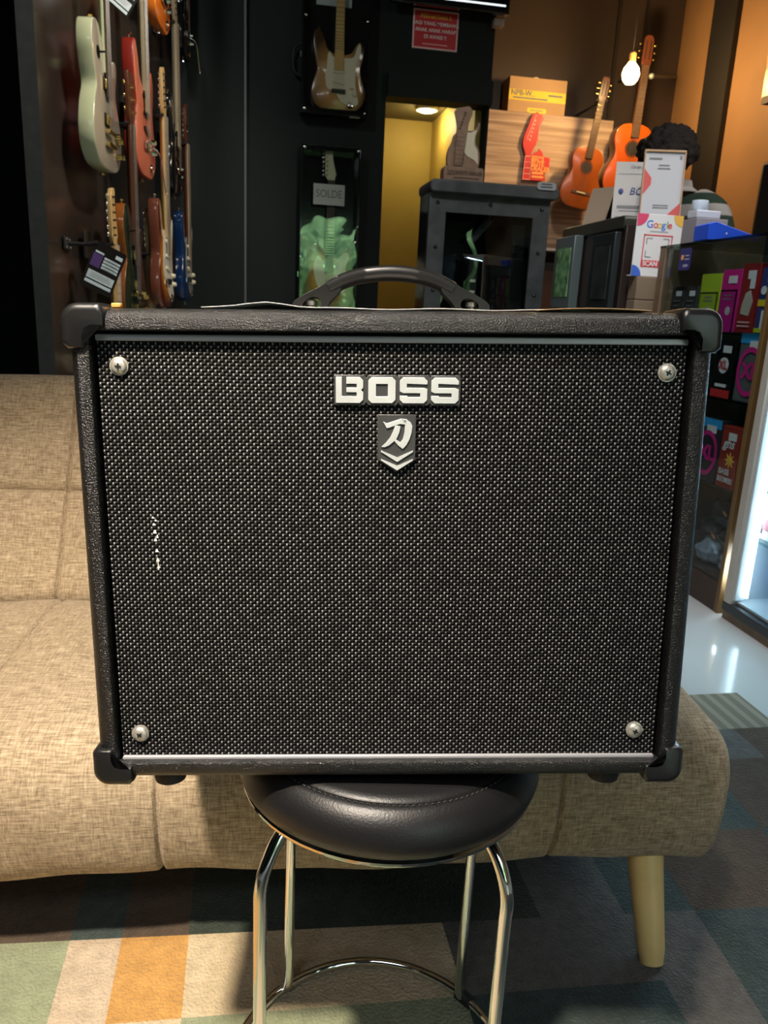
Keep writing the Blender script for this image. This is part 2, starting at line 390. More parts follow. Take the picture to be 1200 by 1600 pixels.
# ================================================================== SETTING
floor = struct(MB().box(-3, 3.3, -3.2, 6.6, -.05, 0).build('floor', K['tile'], smooth=False))
struct(MB().box(-3, 3.3, -3.25, 7.8, 3.6, 3.65).build('ceiling', K['ceiling'], smooth=False))
struct(MB().box(-3.05, -3, -3.2, 5.0, 0, 3.6).build('wall_left', K['wall_dark'], smooth=False))
struct(MB().box(3.25, 3.3, -3.2, 6.15, 0, 3.6).build('wall_right', K['wall_tan'], smooth=False))
YB = 4.95
xs = at_y(385, 200, YB).x; xd0 = at_y(597, 300, YB).x; xd1 = at_y(757, 230, YB).x; xe = at_y(770, 100, YB).x; zd = at_y(600, 152, YB).z
b = MB()
b.box(-3, xs, YB - .06, YB + .1, 0, 3.6)                     # slightly proud left section
b.box(xs, xd0, YB, YB + .1, 0, 3.6)
b.box(xd0, xe, YB, YB + .1, zd, 3.6)
b.box(xd1, xe, YB, YB + .1, 0, zd)
b.box(xd0, xe, YB - .05, YB, zd, zd + .13)                 # soffit above the opening
struct(b.build('wall_back', K['wall_dark'], smooth=False))
struct(MB().box(xs - .012, xs, YB - .066, YB - .058, 0, 3.6).build('trim_1', mat('grey_corner_bead', (.10, .11, .11), .4), smooth=False))
struct(MB().box(xe, 3.3, 6.10, 6.15, 0, 3.6).box(xe - .02, xe, YB + .1, 6.15, 0, 3.6).build('wall_recess', K['wall_brown'], smooth=False))
for n_, px1, px2, w_ in (('trim_3', 957, 120, .014), ('trim_4', 1006, 60, .010)):
    q = at_y(px1, px2, 6.1); struct(MB().box(q.x - w_, q.x + w_, 6.085, 6.10, 0, 3.6).build(n_, mat('dark_batten', (.018, .012, .010), .6), smooth=False))
# corridor beyond the opening
b = MB(); b.box(xd0 - .35, xe - .02, 6.25, 6.30, 0, 2.30); b.box(xd0 - .40, xd0 - .35, YB + .1, 6.3, 0, 2.30); b.box(xe - .06, xe - .02, YB + .1, 6.3, 0, 2.30)
struct(b.build('wall_corridor', K['mustard'], smooth=False))
struct(MB().box(xd0 - .4, xe - .02, YB + .1, 6.3, 2.30, 2.34).build('ceiling_corridor', mat('olive_ceiling', (.10, .08, .03), .7), smooth=False))
pl_ = at_z(667, 170, 2.29)
dl = thing('ceiling_downlight', 'small glowing round downlight in the corridor ceiling', 'ceiling light', (pl_.x, pl_.y, 2.29))
MB().lathe([(.075, .01), (.075, -.012), (.055, -.014), (.05, .0)], n=28).build('trim_ring', K['white'], dl)
MB().lathe([(.05, -.004), (.048, -.02), (.001, -.026)], n=28).build('lamp_lens', mat('lit_lens', (1, .9, .5), .4, emit=((1, .78, .28), 45)), dl)
light('corridor_lamp', 'POINT', (pl_.x, pl_.y, 2.20), None, 5, (1, .80, .40), shadow_soft_size=.06)
# right wall: black post and the front of the shop behind the camera
p0 = at_x(1130, 0, 3.25); p1 = at_x(1152, 0, 3.25)
struct(MB().box(3.21, 3.25, min(p0.y, p1.y) - .08, max(p0.y, p1.y) + .04, 0, 3.6).build('trim_2', K['black'], smooth=False))
b = MB(); b.box(-3, .5, -3.25, -3.2, 0, 3.6); b.box(2.95, 3.3, -3.25, -3.2, 0, 3.6); b.box(2.1, 2.72, -3.25, -3.2, 0, 3.6)
b.box(.5, 2.1, -3.25, -3.2, 2.15, 3.6); b.box(.5, 2.1, -3.25, -3.2, 0, .12); b.box(2.72, 2.95, -3.25, -3.2, 2.15, 3.6); b.box(2.72, 2.95, -3.25, -3.2, 0, .12)
struct(b.build('wall_front', K['wall_dark'], smooth=False))
for n_, xa, xb in (('window_1', .5, 2.1), ('window_2', 2.72, 2.95)):
    b = MB(); b.box(xa, xa + .04, -3.24, -3.20, .12, 2.15); b.box(xb - .04, xb, -3.24, -3.20, .12, 2.15); b.box(xa, xb, -3.24, -3.2, .12, .16); b.box(xa, xb, -3.24, -3.2, 2.11, 2.15)
    struct(b.build(n_, K['black'], smooth=False))
struct(MB().box(-12, 14, -16, -3.25, -.06, -.02).build('ground', mat('grass_ground', (.20, .30, .10), .9, vary=(2, .3)), smooth=False))
def hedge(x, y, w, h, label):
    bm = bmesh.new(); bmesh.ops.create_icosphere(bm, subdivisions=5, radius=1)
    for v in bm.verts:
        n = v.co.copy(); k = 1 + .12 * math.sin(n.x * 9 + x) * math.sin(n.z * 8) + .08 * math.sin(n.y * 14 + n.z * 11)
        v.co = Vector((n.x * w * k, n.y * .8 * k, (n.z * k + .95) * h / 2))
    me = D.meshes.new('hedge'); bm.to_mesh(me); bm.free(); me.shade_smooth(); me.materials.append(K['hedge'])
    o = D.objects.new('hedge', me); COL.objects.link(o); o.location = (x, y, -.03)
    tag(o, label, 'hedge', 'hedges outside the shop front')
K['hedge'] = foliage_material()
for i, x in enumerate((-.80, 1.60, 4.0, 6.4)):
    hedge(x, -6.8 - .4 * (i % 2), 1.02, 2.5 + .25 * (i % 2), ('green hedge outside, leftmost behind the wide shop window', 'tall green hedge outside, middle of the wide shop window', 'green hedge outside, behind the narrow shop window', 'green hedge outside, rightmost of the row')[i])

# board wall that carries the guitars, its grey end towards us
def wx(y): return -.570 + .10 * (y - 2.95)                  # its face
b = MB(); y0, y1 = 2.64, YB - .06
b.add([(wx(y0), y0, 0), (wx(y1), y1, 0), (wx(y1) - .05, y1, 0), (wx(y0) - .05, y0, 0), (wx(y0), y0, 3.6), (wx(y1), y1, 3.6), (wx(y1) - .05, y1, 3.6), (wx(y0) - .05, y0, 3.6)],
      [(0, 1, 5, 4), (1, 2, 6, 5), (2, 3, 7, 6), (4, 5, 6, 7), (3, 2, 1, 0)], 0)
b.add([(wx(y0), y0, 0), (wx(y0) - .05, y0, 0), (wx(y0) - .05, y0, 3.6), (wx(y0), y0, 3.6)], [(0, 1, 2, 3)], 1)
struct(b.build('wall_guitars', [K['wall_gloss'], K['edge_grey']], smooth=False))

# ------------------------------------------------------------------ rug
def rug():
    def c(n, col, k=.12): return mat(n, col, .95, spec=.1, vary=(55, k), bump=(230, 1.0, .004), sheen=.2)
    sage, cream, pinkish, orange = c('rug_sage', (.27, .30, .19)), c('rug_cream', (.52, .42, .27)), c('rug_pale_pink', (.50, .40, .29)), c('rug_ochre', (.50, .27, .08))
    brown, teal, dgreen, grey = c('rug_brown', (.085, .060, .042), .2), c('rug_teal', (.045, .065, .062), .2), c('rug_dark_green', (.035, .048, .036), .2), c('rug_shaded_grey', (.115, .108, .10), .2)  # grey stands for cream blocks in dim light, shade mixed into the colour
    stripe = stripes_material('rug_stripes', 0, .035, (.30, .26, .19), (.20, .17, .12), .45, .95)
    ms = [sage, cream, pinkish, orange, brown, teal, dgreen, grey, stripe]
    X = [-1.4, -.9, -.60, -.256, -.182, -.085, .16, .30, .46, .60, .72, .95, 1.13, 1.25]
    Y = [-.6, .30, .62, .81, .842, .985, 1.15, 1.34, 1.45, 1.615]
    # rows near to far, columns left to right
    T = [[7, 4, 0, 3, 1, 0, 7, 5, 7, 4, 5, 4, 5],
         [0, 1, 3, 0, 2, 1, 0, 7, 5, 7, 5, 4, 7],
         [1, 3, 3, 0, 1, 0, 0, 5, 5, 7, 5, 4, 5],
         [3, 0, 3, 0, 1, 0, 0, 5, 5, 7, 5, 4, 5],
         [3, 0, 0, 2, 3, 1, 1, 7, 7, 7, 5, 4, 5],
         [5, 4, 4, 5, 4, 6, 6, 6, 7, 5, 4, 5, 4],
         [4, 5, 4, 4, 6, 6, 6, 6, 5, 4, 5, 4, 5],
         [6, 4, 5, 4, 6, 6, 4, 6, 5, 4, 7, 7, 4],
         [6, 4, 5, 4, 6, 6, 4, 6, 5, 4, 4, 8, 8]]
    b = MB(); top = .012
    def warp(x, y):
        s = 0 if x < .5 else (x - .5) * .30
        return x + s * (y - 1.05) * .9 if .5 < x < 1.0 else x, y - .06 * (x + .17) * max(0, 1 - abs(y - .985) / .4)
    for j in range(len(Y) - 1):
        for i in range(len(X) - 1):
            q = [(X[i], Y[j]), (X[i + 1], Y[j]), (X[i + 1], Y[j + 1]), (X[i], Y[j + 1])]
            q = [(*warp(*p), top) for p in q]
            b.add(q, [(0, 1, 2, 3)], T[j][i])
    b.add([(X[0], Y[0], 0), (X[-1], Y[0], 0), (X[-1], Y[-1], 0), (X[0], Y[-1], 0), (X[0], Y[0], top), (X[-1], Y[0], top), (X[-1], Y[-1], top), (X[0], Y[-1], top)],
          [(0, 1, 5, 4), (1, 2, 6, 5), (2, 3, 7, 6), (3, 0, 4, 7), (3, 2, 1, 0)], 4)
    o = b.build('rug', ms, smooth=False)
    tag(o, 'patchwork rug of sage, cream, ochre, brown and teal blocks under the sofa and stool', 'rug')
rug()

# ================================================================== AMPLIFIER
AR = Matrix(((.988, .151, -.028), (-.149, .987, .066), (.037, -.061, .997)))
amp = thing('guitar_amplifier', 'large black combo guitar amplifier with woven grille and silver letter badge, on the round stool', 'amplifier', (.128, .596, .522))
amp.rotation_euler = AR.to_euler()
AW, AH, AD = .262, .412, .235
def amp_shell():
    prof = [(0, AD), (0, .030)] + [(.0125 - .0125 * math.cos(R(a_)), .0150 - .0150 * math.sin(R(a_))) for a_ in range(0, 91, 9)] + [(.0160, 0), (.0172, .0006), (.0178, .002), (.0180, .004), (.0180, .024)]
    b = MB(); v = []; f = []
    for d_, y in prof:
        v += [(-AW + d_, y, d_), (AW - d_, y, d_), (AW - d_, y, AH - d_), (-AW + d_, y, AH - d_)]
    for k in range(len(prof) - 1):
        for i in range(4): f.append((k * 4 + i, k * 4 + (i + 1) % 4, (k + 1) * 4 + (i + 1) % 4, (k + 1) * 4 + i))
    f.append((0, 1, 2, 3)); n = (len(prof) - 1) * 4; f.append((n + 3, n + 2, n + 1, n))
    b.add(v, f); return b.build('cabinet', K['tolex'], amp, angle=32)
amp_shell()
g = MB().box(-.2412, .2412, .0105, .0125, .0185, .3915).build('grille', K['grille'], amp, smooth=False)
# small torn threads at the left of the grille
b = MB()
for (x, z, w, h) in ((-.2035, .2400, .0022, .0016), (-.2012, .2375, .0022, .0015), (-.2030, .2340, .0024, .0020), (-.2025, .2275, .0030, .0028), (-.2005, .2235, .0018, .0028), (-.2022, .2205, .0028, .0024), (-.2015, .2110, .0030, .0026), (-.2012, .2030, .0028, .0030), (-.2008, .1965, .0030, .0016), (-.2010, .1990, .0010, .0100)):
    b.prism([(x - w / 2, z - h / 2), (x + w / 2, z - h / 2), (x + w * .15, z + h / 2), (x - w * .2, z + h / 2)], .0100, .0107)
b.build('torn_thread', K['paper'], amp, smooth=False)
MB().prism(rrect(-.2415, .2415, .3862, .3914, .0012, 2), .0072, .0108).build('upper_piping', K['silver_strip'], amp, bevel=.0007)
MB().prism(rrect(-.2412, .2412, .0155, .0205, .0012, 2), .0072, .0108).build('lower_piping', K['silver_strip'], amp, bevel=.0007)
def amp_screw(x, z, a):
    prof = [(.0001, .0006), (.0030, .0008), (.0050, .0014), (.0062, .0024), (.0066, .0034), (.0076, .0036), (.0076, .0060)]
    o = MB().lathe([(r, y) for r, y in prof], (0, 0, 0), 32, 'Y').build('screw', K['screw'], amp)
    o.location = (x, .0048, z)
    c = MB().prism([(-.0006, -.0024), (.0006, -.0024), (.0006, .0024), (-.0006, .0024)], 0, .002).prism([(-.0024, -.0006), (.0024, -.0006), (.0024, .0006), (-.0024, .0006)], 0, .002).build('cross_slot', K['black'], o, smooth=False)
    c.rotation_euler = (0, a, 0)
for (x, z, a) in ((-.2240, .3660, .1), (.2260, .3640, .5), (-.2245, .0420, .7), (.2220, .0440, .3)): amp_screw(x, z, a)
def corner_cap(sx, sz):
    # outline in a local frame whose origin is the outer corner, arms running inward
    e = .0035; a, w, r = .032, .0155, .014
    pts = []
    for i in range(9):
        t = R(180 + 90 * i / 8); pts.append((r - e + r * math.cos(t), r - e + r * math.sin(t)))
    pts += [(a - .004, -e), (a, -e + .004), (a, w - .001), (a - .001, w)]
    pts += [(w + .006, w), (w + .002, w + .0015), (w, w + .006), (w, a - .001), (w - .001, a), (-e + .004, a), (-e, a - .004)]
    # densify, then round the front edge over with inset loops
    dn = []
    for i in range(len(pts)):
        p, q = Vector(pts[i]), Vector(pts[(i + 1) % len(pts)]); m = max(1, int((q - p).length / .003))
        for k in range(m): dn.append(p.lerp(q, k / m))
    n = len(dn); nr = []
    for i in range(n):
        t_ = (dn[(i + 1) % n] - dn[i]).normalized() + (dn[i] - dn[i - 1]).normalized(); t_.normalize(); nr.append(Vector((-t_.y, t_.x)))
    area = sum(dn[i].x * dn[(i + 1) % n].y - dn[(i + 1) % n].x * dn[i].y for i in range(n))
    if area < 0: nr = [-v for v in nr]
    rr = .0062; v = []; f = []; loops = [(rr * (1 - math.sin(R(a_))), -.0032 + rr * (1 - math.cos(R(a_)))) for a_ in range(0, 91, 15)] + [(0, .045)]
    for ins, y in loops:
        for p, q in zip(dn, nr):
            c_ = p + q * ins * (1 if min(p.x, p.y) < .0015 else .3); v.append((sx * (AW - c_.x), y, c_.y if sz < 0 else AH - c_.y))
    L_n = len(loops)
    for k in range(L_n - 1):
        for i in range(n): f.append((k * n + i, k * n + (i + 1) % n, (k + 1) * n + (i + 1) % n, (k + 1) * n + i))
    f += [tuple(range(n)), tuple((L_n - 1) * n + i for i in range(n))[::-1]]
    MB().add(v, f).build('corner_protector', K['cap'], amp, angle=60)
for sx in (-1, 1):
    for sz in (-1, 1): corner_cap(sx, sz)
for x in (-.205, .203):
    for y in (.030, .19):
        MB().lathe([(.0150, 0), (.0150, -.009), (.0140, -.0135), (.0105, -.0155)], (x, y, 0), 28).build('rubber_foot', K['rubber'], amp)
# strap handle
def handle():
    n = 40; b = MB(); v = []; f = []
    for i in range(n + 1):
        t = -1 + 2 * i / n; x = .094 * t
        zc = AH + .006 + .0375 * max(0, 1 - abs(t) ** 2.2)
        th = .0058 + .0012 * (1 - t * t)
        w = .013
        ring = [(-w, -th * .5), (-w * .7, -th), (w * .7, -th), (w, -th * .5), (w, th * .4), (w * .6, th), (-w * .6, th), (-w, th * .4)]
        sl = -math.copysign(1, t) * .0375 * 2.2 * abs(t) ** 1.2 / .094; nrm = Vector((-sl, 1)).normalized()
        for yy, zz in ring: v.append((x + nrm.x * zz, .12 + yy, zc + nrm.y * zz))
    for i in range(n):
        for k in range(8): f.append((i * 8 + k, i * 8 + (k + 1) % 8, (i + 1) * 8 + (k + 1) % 8, (i + 1) * 8 + k))
    f += [tuple(range(8))[::-1], tuple(n * 8 + k for k in range(8))]
    return b
def handle_end(sx):
    # flared loop end with a slot for the post, in the XZ plane
    out = smooth_pts([(.050, .0255), (.066, .0165), (.082, .0085), (.0915, .0015), (.0915, -.0050), (.086, -.0072), (.070, -.0070), (.062, -.0040), (.056, .004), (.047, .0140)], 4)
    hole = smooth_pts([(.0665, .0050), (.0720, .0070), (.0785, .0045), (.0820, .0005), (.0800, -.0030), (.0700, -.0030), (.0650, .0000)], 4)
    bm = bmesh.new()
    def loop(pts, y): return [bm.verts.new((sx * x, y, AH + .010 + z)) for x, z in pts]
    for y in (.108, .132):
        o_, h_ = loop(out, y), loop(hole, y)
        es = [bm.edges.new((l[i], l[(i + 1) % len(l)])) for l in (o_, h_) for i in range(len(l))]
        bmesh.ops.triangle_fill(bm, edges=es, use_beauty=True)
        if y == .108: a = (o_, h_)
        else: c = (o_, h_)
    for l, k in zip(a, c):
        for i in range(len(l)): bm.faces.new((l[i], l[(i + 1) % len(l)], k[(i + 1) % len(l)], k[i]))
    bmesh.ops.recalc_face_normals(bm, faces=bm.faces)
    me = D.meshes.new('handle_loop'); bm.to_mesh(me); bm.free(); me.materials.append(K['rubber2'])
    o = D.objects.new('handle_loop', me); COL.objects.link(o); o.parent = hand
    m = o.modifiers.new('bevel', 'BEVEL'); m.width = .0018; m.segments = 2; m.angle_limit = R(50)
K['rubber2'] = mat('satin_black_plastic', (.008, .008, .008), .34)
def strap():
    # thick rubber strap arching over the amp
    b = MB(); P = [(-.058, .0215), (-.044, .0285), (-.026, .0335), (0, .0358), (.026, .0335), (.044, .0285), (.058, .0215)]
    c = smooth_pts(P, 6, False); n = len(c); v = []; f = []
    for i, (x, z) in enumerate(c):
        a = Vector(c[min(i + 1, n - 1)]) - Vector(c[max(i - 1, 0)]); nr = Vector((-a.y, a.x)).normalized(); th = .0066 + .0004 * math.cos(x * 20)
        for k in range(16):
            t = 2 * PI * k / 16; yy = .0135 * math.copysign(abs(math.cos(t)) ** .6, math.cos(t)); zz = th * math.copysign(abs(math.sin(t)) ** .7, math.sin(t))
            v.append((x + nr.x * zz, .12 + yy, AH + .004 + z + nr.y * zz))
    for i in range(n - 1):
        for k in range(16): f.append((i * 16 + k, i * 16 + (k + 1) % 16, (i + 1) * 16 + (k + 1) % 16, (i + 1) * 16 + k))
    f += [tuple(range(16))[::-1], tuple((n - 1) * 16 + k for k in range(16))]
    return b.add(v, f).build('handle', K['rubber2'], amp)
hand = strap()
handle_end(-1); handle_end(1)
for x in (-.0755, .0765):
    MB().lathe([(.012, AH), (.012, AH + .0018), (.0045, AH + .003), (.0040, AH + .009), (.0058, AH + .010), (.0058, AH + .014), (.003, AH + .0158), (.0001, AH + .016)], (x, .12, 0), 24).build('handle_post', K['screw'], amp)
# BOSS badge: letters as heavy rounded blocks on a dark backing
def badge():
    x0, x1, z0, z1 = -.0490, .0545, .3362, .3602; y = .0103
    lw = [.0247, .0247, .0249, .0249]; xs_ = [x0 + .0012, x0 + .0278, x0 + .0537, x0 + .0796]
    p = []
    H0, H1 = z0 - .0005, z1 + .0002
    top = []; bot = []
    for i in range(4):
        a, c = xs_[i] - .0013, xs_[i] + lw[i] - .0003
        top += [(a + .0012, H1), (c - .0012, H1)]; bot += [(a + .0012, H0), (c - .0012, H0)]
        if i < 3: top.append((c + .0008, H1 - .0022)); bot.append((c + .0008, H0 + .0022))
    out = bot + [(x1 + .0006, H0 + .002), (x1 + .0006, H1 - .002)] + top[::-1] + [(x0 - .0004, H1 - .001), (x0 - .0004, H0 + .001)]
    back = MB().prism(out, y - .0030, y).build('badge', K['badge'], amp, bevel=.0005)
    tag(back, 'dark badge with silver letters')
    def letter(ch, x, w):
        h = z1 - z0 - .0028; zz = z0 + .0014; s = .0056; b = MB(); Y0, Y1 = y - .0042, y - .0028
        def r(a, c, d_, e): b.box(x + a, x + c, Y0, Y1, zz + d_, zz + e)
        def pg(pts): b.prism([(x + a, zz + c) for a, c in pts], Y0, Y1)
        k = .0028; vs = .0064
        if ch == 'B':
            pg([(0, 0), (0, h), (vs - .0014, h), (vs - .0014, s), (w - vs + .001, s), (w - vs + .001, h / 2 - .0019), (vs + .0022, h / 2 - .0019), (vs + .0022, h / 2 + .0019), (w - vs + .001, h / 2 + .0019), (w - vs + .001, h - s), (vs + .0022, h - s), (vs + .0022, h), (w - k, h), (w, h - k), (w, h / 2 + .0018), (w - .0018, h / 2), (w, h / 2 - .0018), (w, k), (w - k, 0)])
        elif ch == 'O':
            o1 = [(k, 0), (w - k, 0), (w, k), (w, h - k), (w - k, h), (k, h), (0, h - k), (0, k)]
            v = [(x + a, Y0, zz + c) for a, c in o1]; i1 = [(vs - .0004, s), (w - vs + .0004, s), (w - vs + .0004, h - s), (vs - .0004, h - s)]
            pg([(k, 0), (w - k, 0), (w, k), (w, h / 2), (w - vs, h / 2), (w - vs, s), (vs, s), (vs, h / 2), (0, h / 2), (0, k)])
            pg([(0, h / 2), (vs, h / 2), (vs, h - s), (w - vs, h - s), (w - vs, h / 2), (w, h / 2), (w, h - k), (w - k, h), (k, h), (0, h - k)])
        else:
            m = h / 2; q = .0021
            pg([(0, .0062), (0, k), (k, 0), (w - k, 0), (w, k), (w, m + q - .001), (w - k, m + q), (vs - .0006, m + q), (vs - .0006, h - s + .0004), (w, h - s + .0004 - .0006), (w, h - k), (w - k, h), (k, h), (0, h - k), (0, m - q + .001), (k, m - q - .0002), (w - vs + .0006, m - q - .0002), (w - vs + .0006, s - .0004), (vs, s - .0004), (vs, .0062)])
        b.build('letter', K['brushed'], back, smooth=False, bevel=.0003)
    for ch, x, w in zip('BOSS', xs_, lw): letter(ch, x, w - .0022)
    # shield
    sx0, sx1, st, sb = -.0133, .0185, .3283, .2800; xm = (sx0 + sx1) / 2; sh = sb + .0105
    sbk = MB().prism([(sx0, sh), (xm, sb), (sx1, sh), (sx1, st), (sx0, st)], y - .0030, y).build('shield_badge', K['badge'], amp, bevel=.0005)
    W_, H_ = sx1 - sx0, st - sb
    def P(u, v): return (sx0 + u * W_, st - v * H_)       # fractions read off the badge
    char = [(.14, .12), (.24, .155), (.60, .075), (.66, .065), (.80, .085), (.88, .14), (.905, .20), (.86, .36), (.80, .46), (.73, .535), (.66, .585), (.60, .55), (.46, .43), (.42, .425), (.50, .455), (.36, .525), (.22, .56), (.10, .555), (.13, .53), (.26, .46), (.36, .36), (.43, .26), (.45, .215), (.38, .225), (.22, .235)]
    # drawn as four strokes so the counter stays open
    b = MB(); Y0, Y1 = y - .0042, y - .0028
    def stroke(pts): b.prism([P(*p) for p in pts], Y0, Y1)
    stroke([(.14, .12), (.24, .150), (.45, .105), (.62, .068), (.76, .085), (.72, .165), (.58, .160), (.46, .185), (.34, .215), (.24, .235)])
    stroke([(.62, .068), (.76, .085), (.86, .13), (.905, .19), (.89, .30), (.84, .42), (.76, .52), (.66, .590), (.55, .535), (.44, .455), (.47, .42), (.60, .475), (.66, .42), (.70, .30), (.72, .165)])
    stroke([(.46, .180), (.60, .200), (.57, .30), (.50, .41), (.42, .465), (.30, .53), (.18, .562), (.10, .555), (.22, .48), (.33, .39), (.40, .29)])
    b.build('character', K['brushed'], sbk, smooth=False, bevel=.0002)
    for dv in (0, .148):
        b = MB(); b.prism([P(*p) for p in ((.09, .615 + dv), (.52, .735 + dv), (.93, .615 + dv), (.93, .640 + dv), (.52, .815 + dv), (.09, .640 + dv))], Y0, Y1)
        b.build('chevron', K['brushed'], sbk, smooth=False)
badge()
# sheets lying on the amplifier
def sheet(label, x0, x1, y0, y1, m, curl, name='paper_sheet'):
    b = MB(); n = 24; v = []; f = []
    for i in range(n + 1):
        x = x0 + (x1 - x0) * i / n
        for j, y in enumerate((y0, (y0 + y1) / 2, y1)):
            z = AH + .0012 + curl(i / n, j / 2)
            v.append(AR @ Vector((x, y, z)) + amp.location)
    for i in range(n):
        for j in range(2): f.append((i * 3 + j, i * 3 + j + 1, i * 3 + j + 4, i * 3 + j + 3))
    o = b.add(v, f).build(name, m, None); s_ = o.modifiers.new('solid', 'SOLIDIFY'); s_.thickness = .0006
    tag(o, label, 'paper')
sheet('long white sheet lying along the top of the amplifier under its handle', -.160, .165, .030, .105, K['paper'], lambda t, s: .0016 + .0006 * math.sin(t * 23) + (.0050 * math.exp(-((t - .17) / .07) ** 2)) * (1 - .3 * s))
sheet('tan card lying on the right end of the amplifier top', .120, .212, .014, .060, K['carton'], lambda t, s: .0010 + .0016 * t * (1 - t) * 4 * (1 - .5 * s), 'card')
tag(MB().box(-.004, .004, -.003, .003, 0, .004).build('tape_scrap', mat('orange_tape', (.8, .35, .08), .5), None, bevel=.001), 'tiny orange scrap on top of the amplifier beside its left corner', 'scrap')
o = D.objects['tape_scrap']; o.location = AR @ Vector((-.226, .02, AH + .0005)) + amp.location; o.rotation_euler = AR.to_euler()

# ================================================================== STOOL
SC = Vector((.150, .716, 0)); SR = R(-10.5)
stool = thing('round_stool', 'round black padded stool with chrome legs and base ring carrying the amplifier', 'stool', SC, SR)
MB().lathe([(.0001, .5135), (.09, .5135), (.128, .5118), (.1345, .5100), (.1362, .5080), (.1380, .5092), (.1450, .5060), (.1530, .4980), (.1580, .4870), (.1590, .4750), (.1560, .4650), (.149, .459), (.0001, .459)], n=72).build('seat', K['leather'], stool, angle=60)
b = MB()
for i in range(150):
    a = 2 * PI * i / 150; a2 = a + .024; r = .1400
    b.tube([(r * math.cos(a), r * math.sin(a), .5083), (r * math.cos((a + a2) / 2), r * math.sin((a + a2) / 2), .5092), (r * math.cos(a2), r * math.sin(a2), .5083)], .0006, 5)
tag(b.build('stitching', K['thread'], stool), kind='stuff')
MB().tube([(.150 * math.cos(2 * PI * i / 72), .150 * math.sin(2 * PI * i / 72), .4575) for i in range(72)], .0042, 10, True).build('seat_ring', K['chrome'], stool)
MB().tube([(.177 * math.cos(2 * PI * i / 96), .177 * math.sin(2 * PI * i / 96), .0190) for i in range(96)], .0062, 12, True).build('base_ring', K['chrome'], stool)
for sx in (-1, 1):
    for sy in (-1, 1):
        ux, uy = sx * .117 / .1676, sy * .120 / .1676
        pr = [(.118, .4560), (.136, .4500), (.150, .4380), (.162, .4170), (.1676, .3950), (.1676, .36), (.1676, .2), (.1676, .07), (.1677, .045), (.1690, .032), (.1720, .0245), (.177, .0200)]
        MB().tube([(ux * r, uy * r, z) for r, z in smooth_pts(pr, 4, False)], .0066, 14).build('leg', K['chrome'], stool)
ux, uy = .117 / .1676, .120 / .1676
b = MB(); a0 = math.atan2(uy, ux)
b.tube([(.177 * math.cos(a0 + t), .177 * math.sin(a0 + t), .0185) for t in [i * .02 - .09 for i in range(8)]], .0085, 14)
b.build('rubber_foot', K['rubber'], stool)

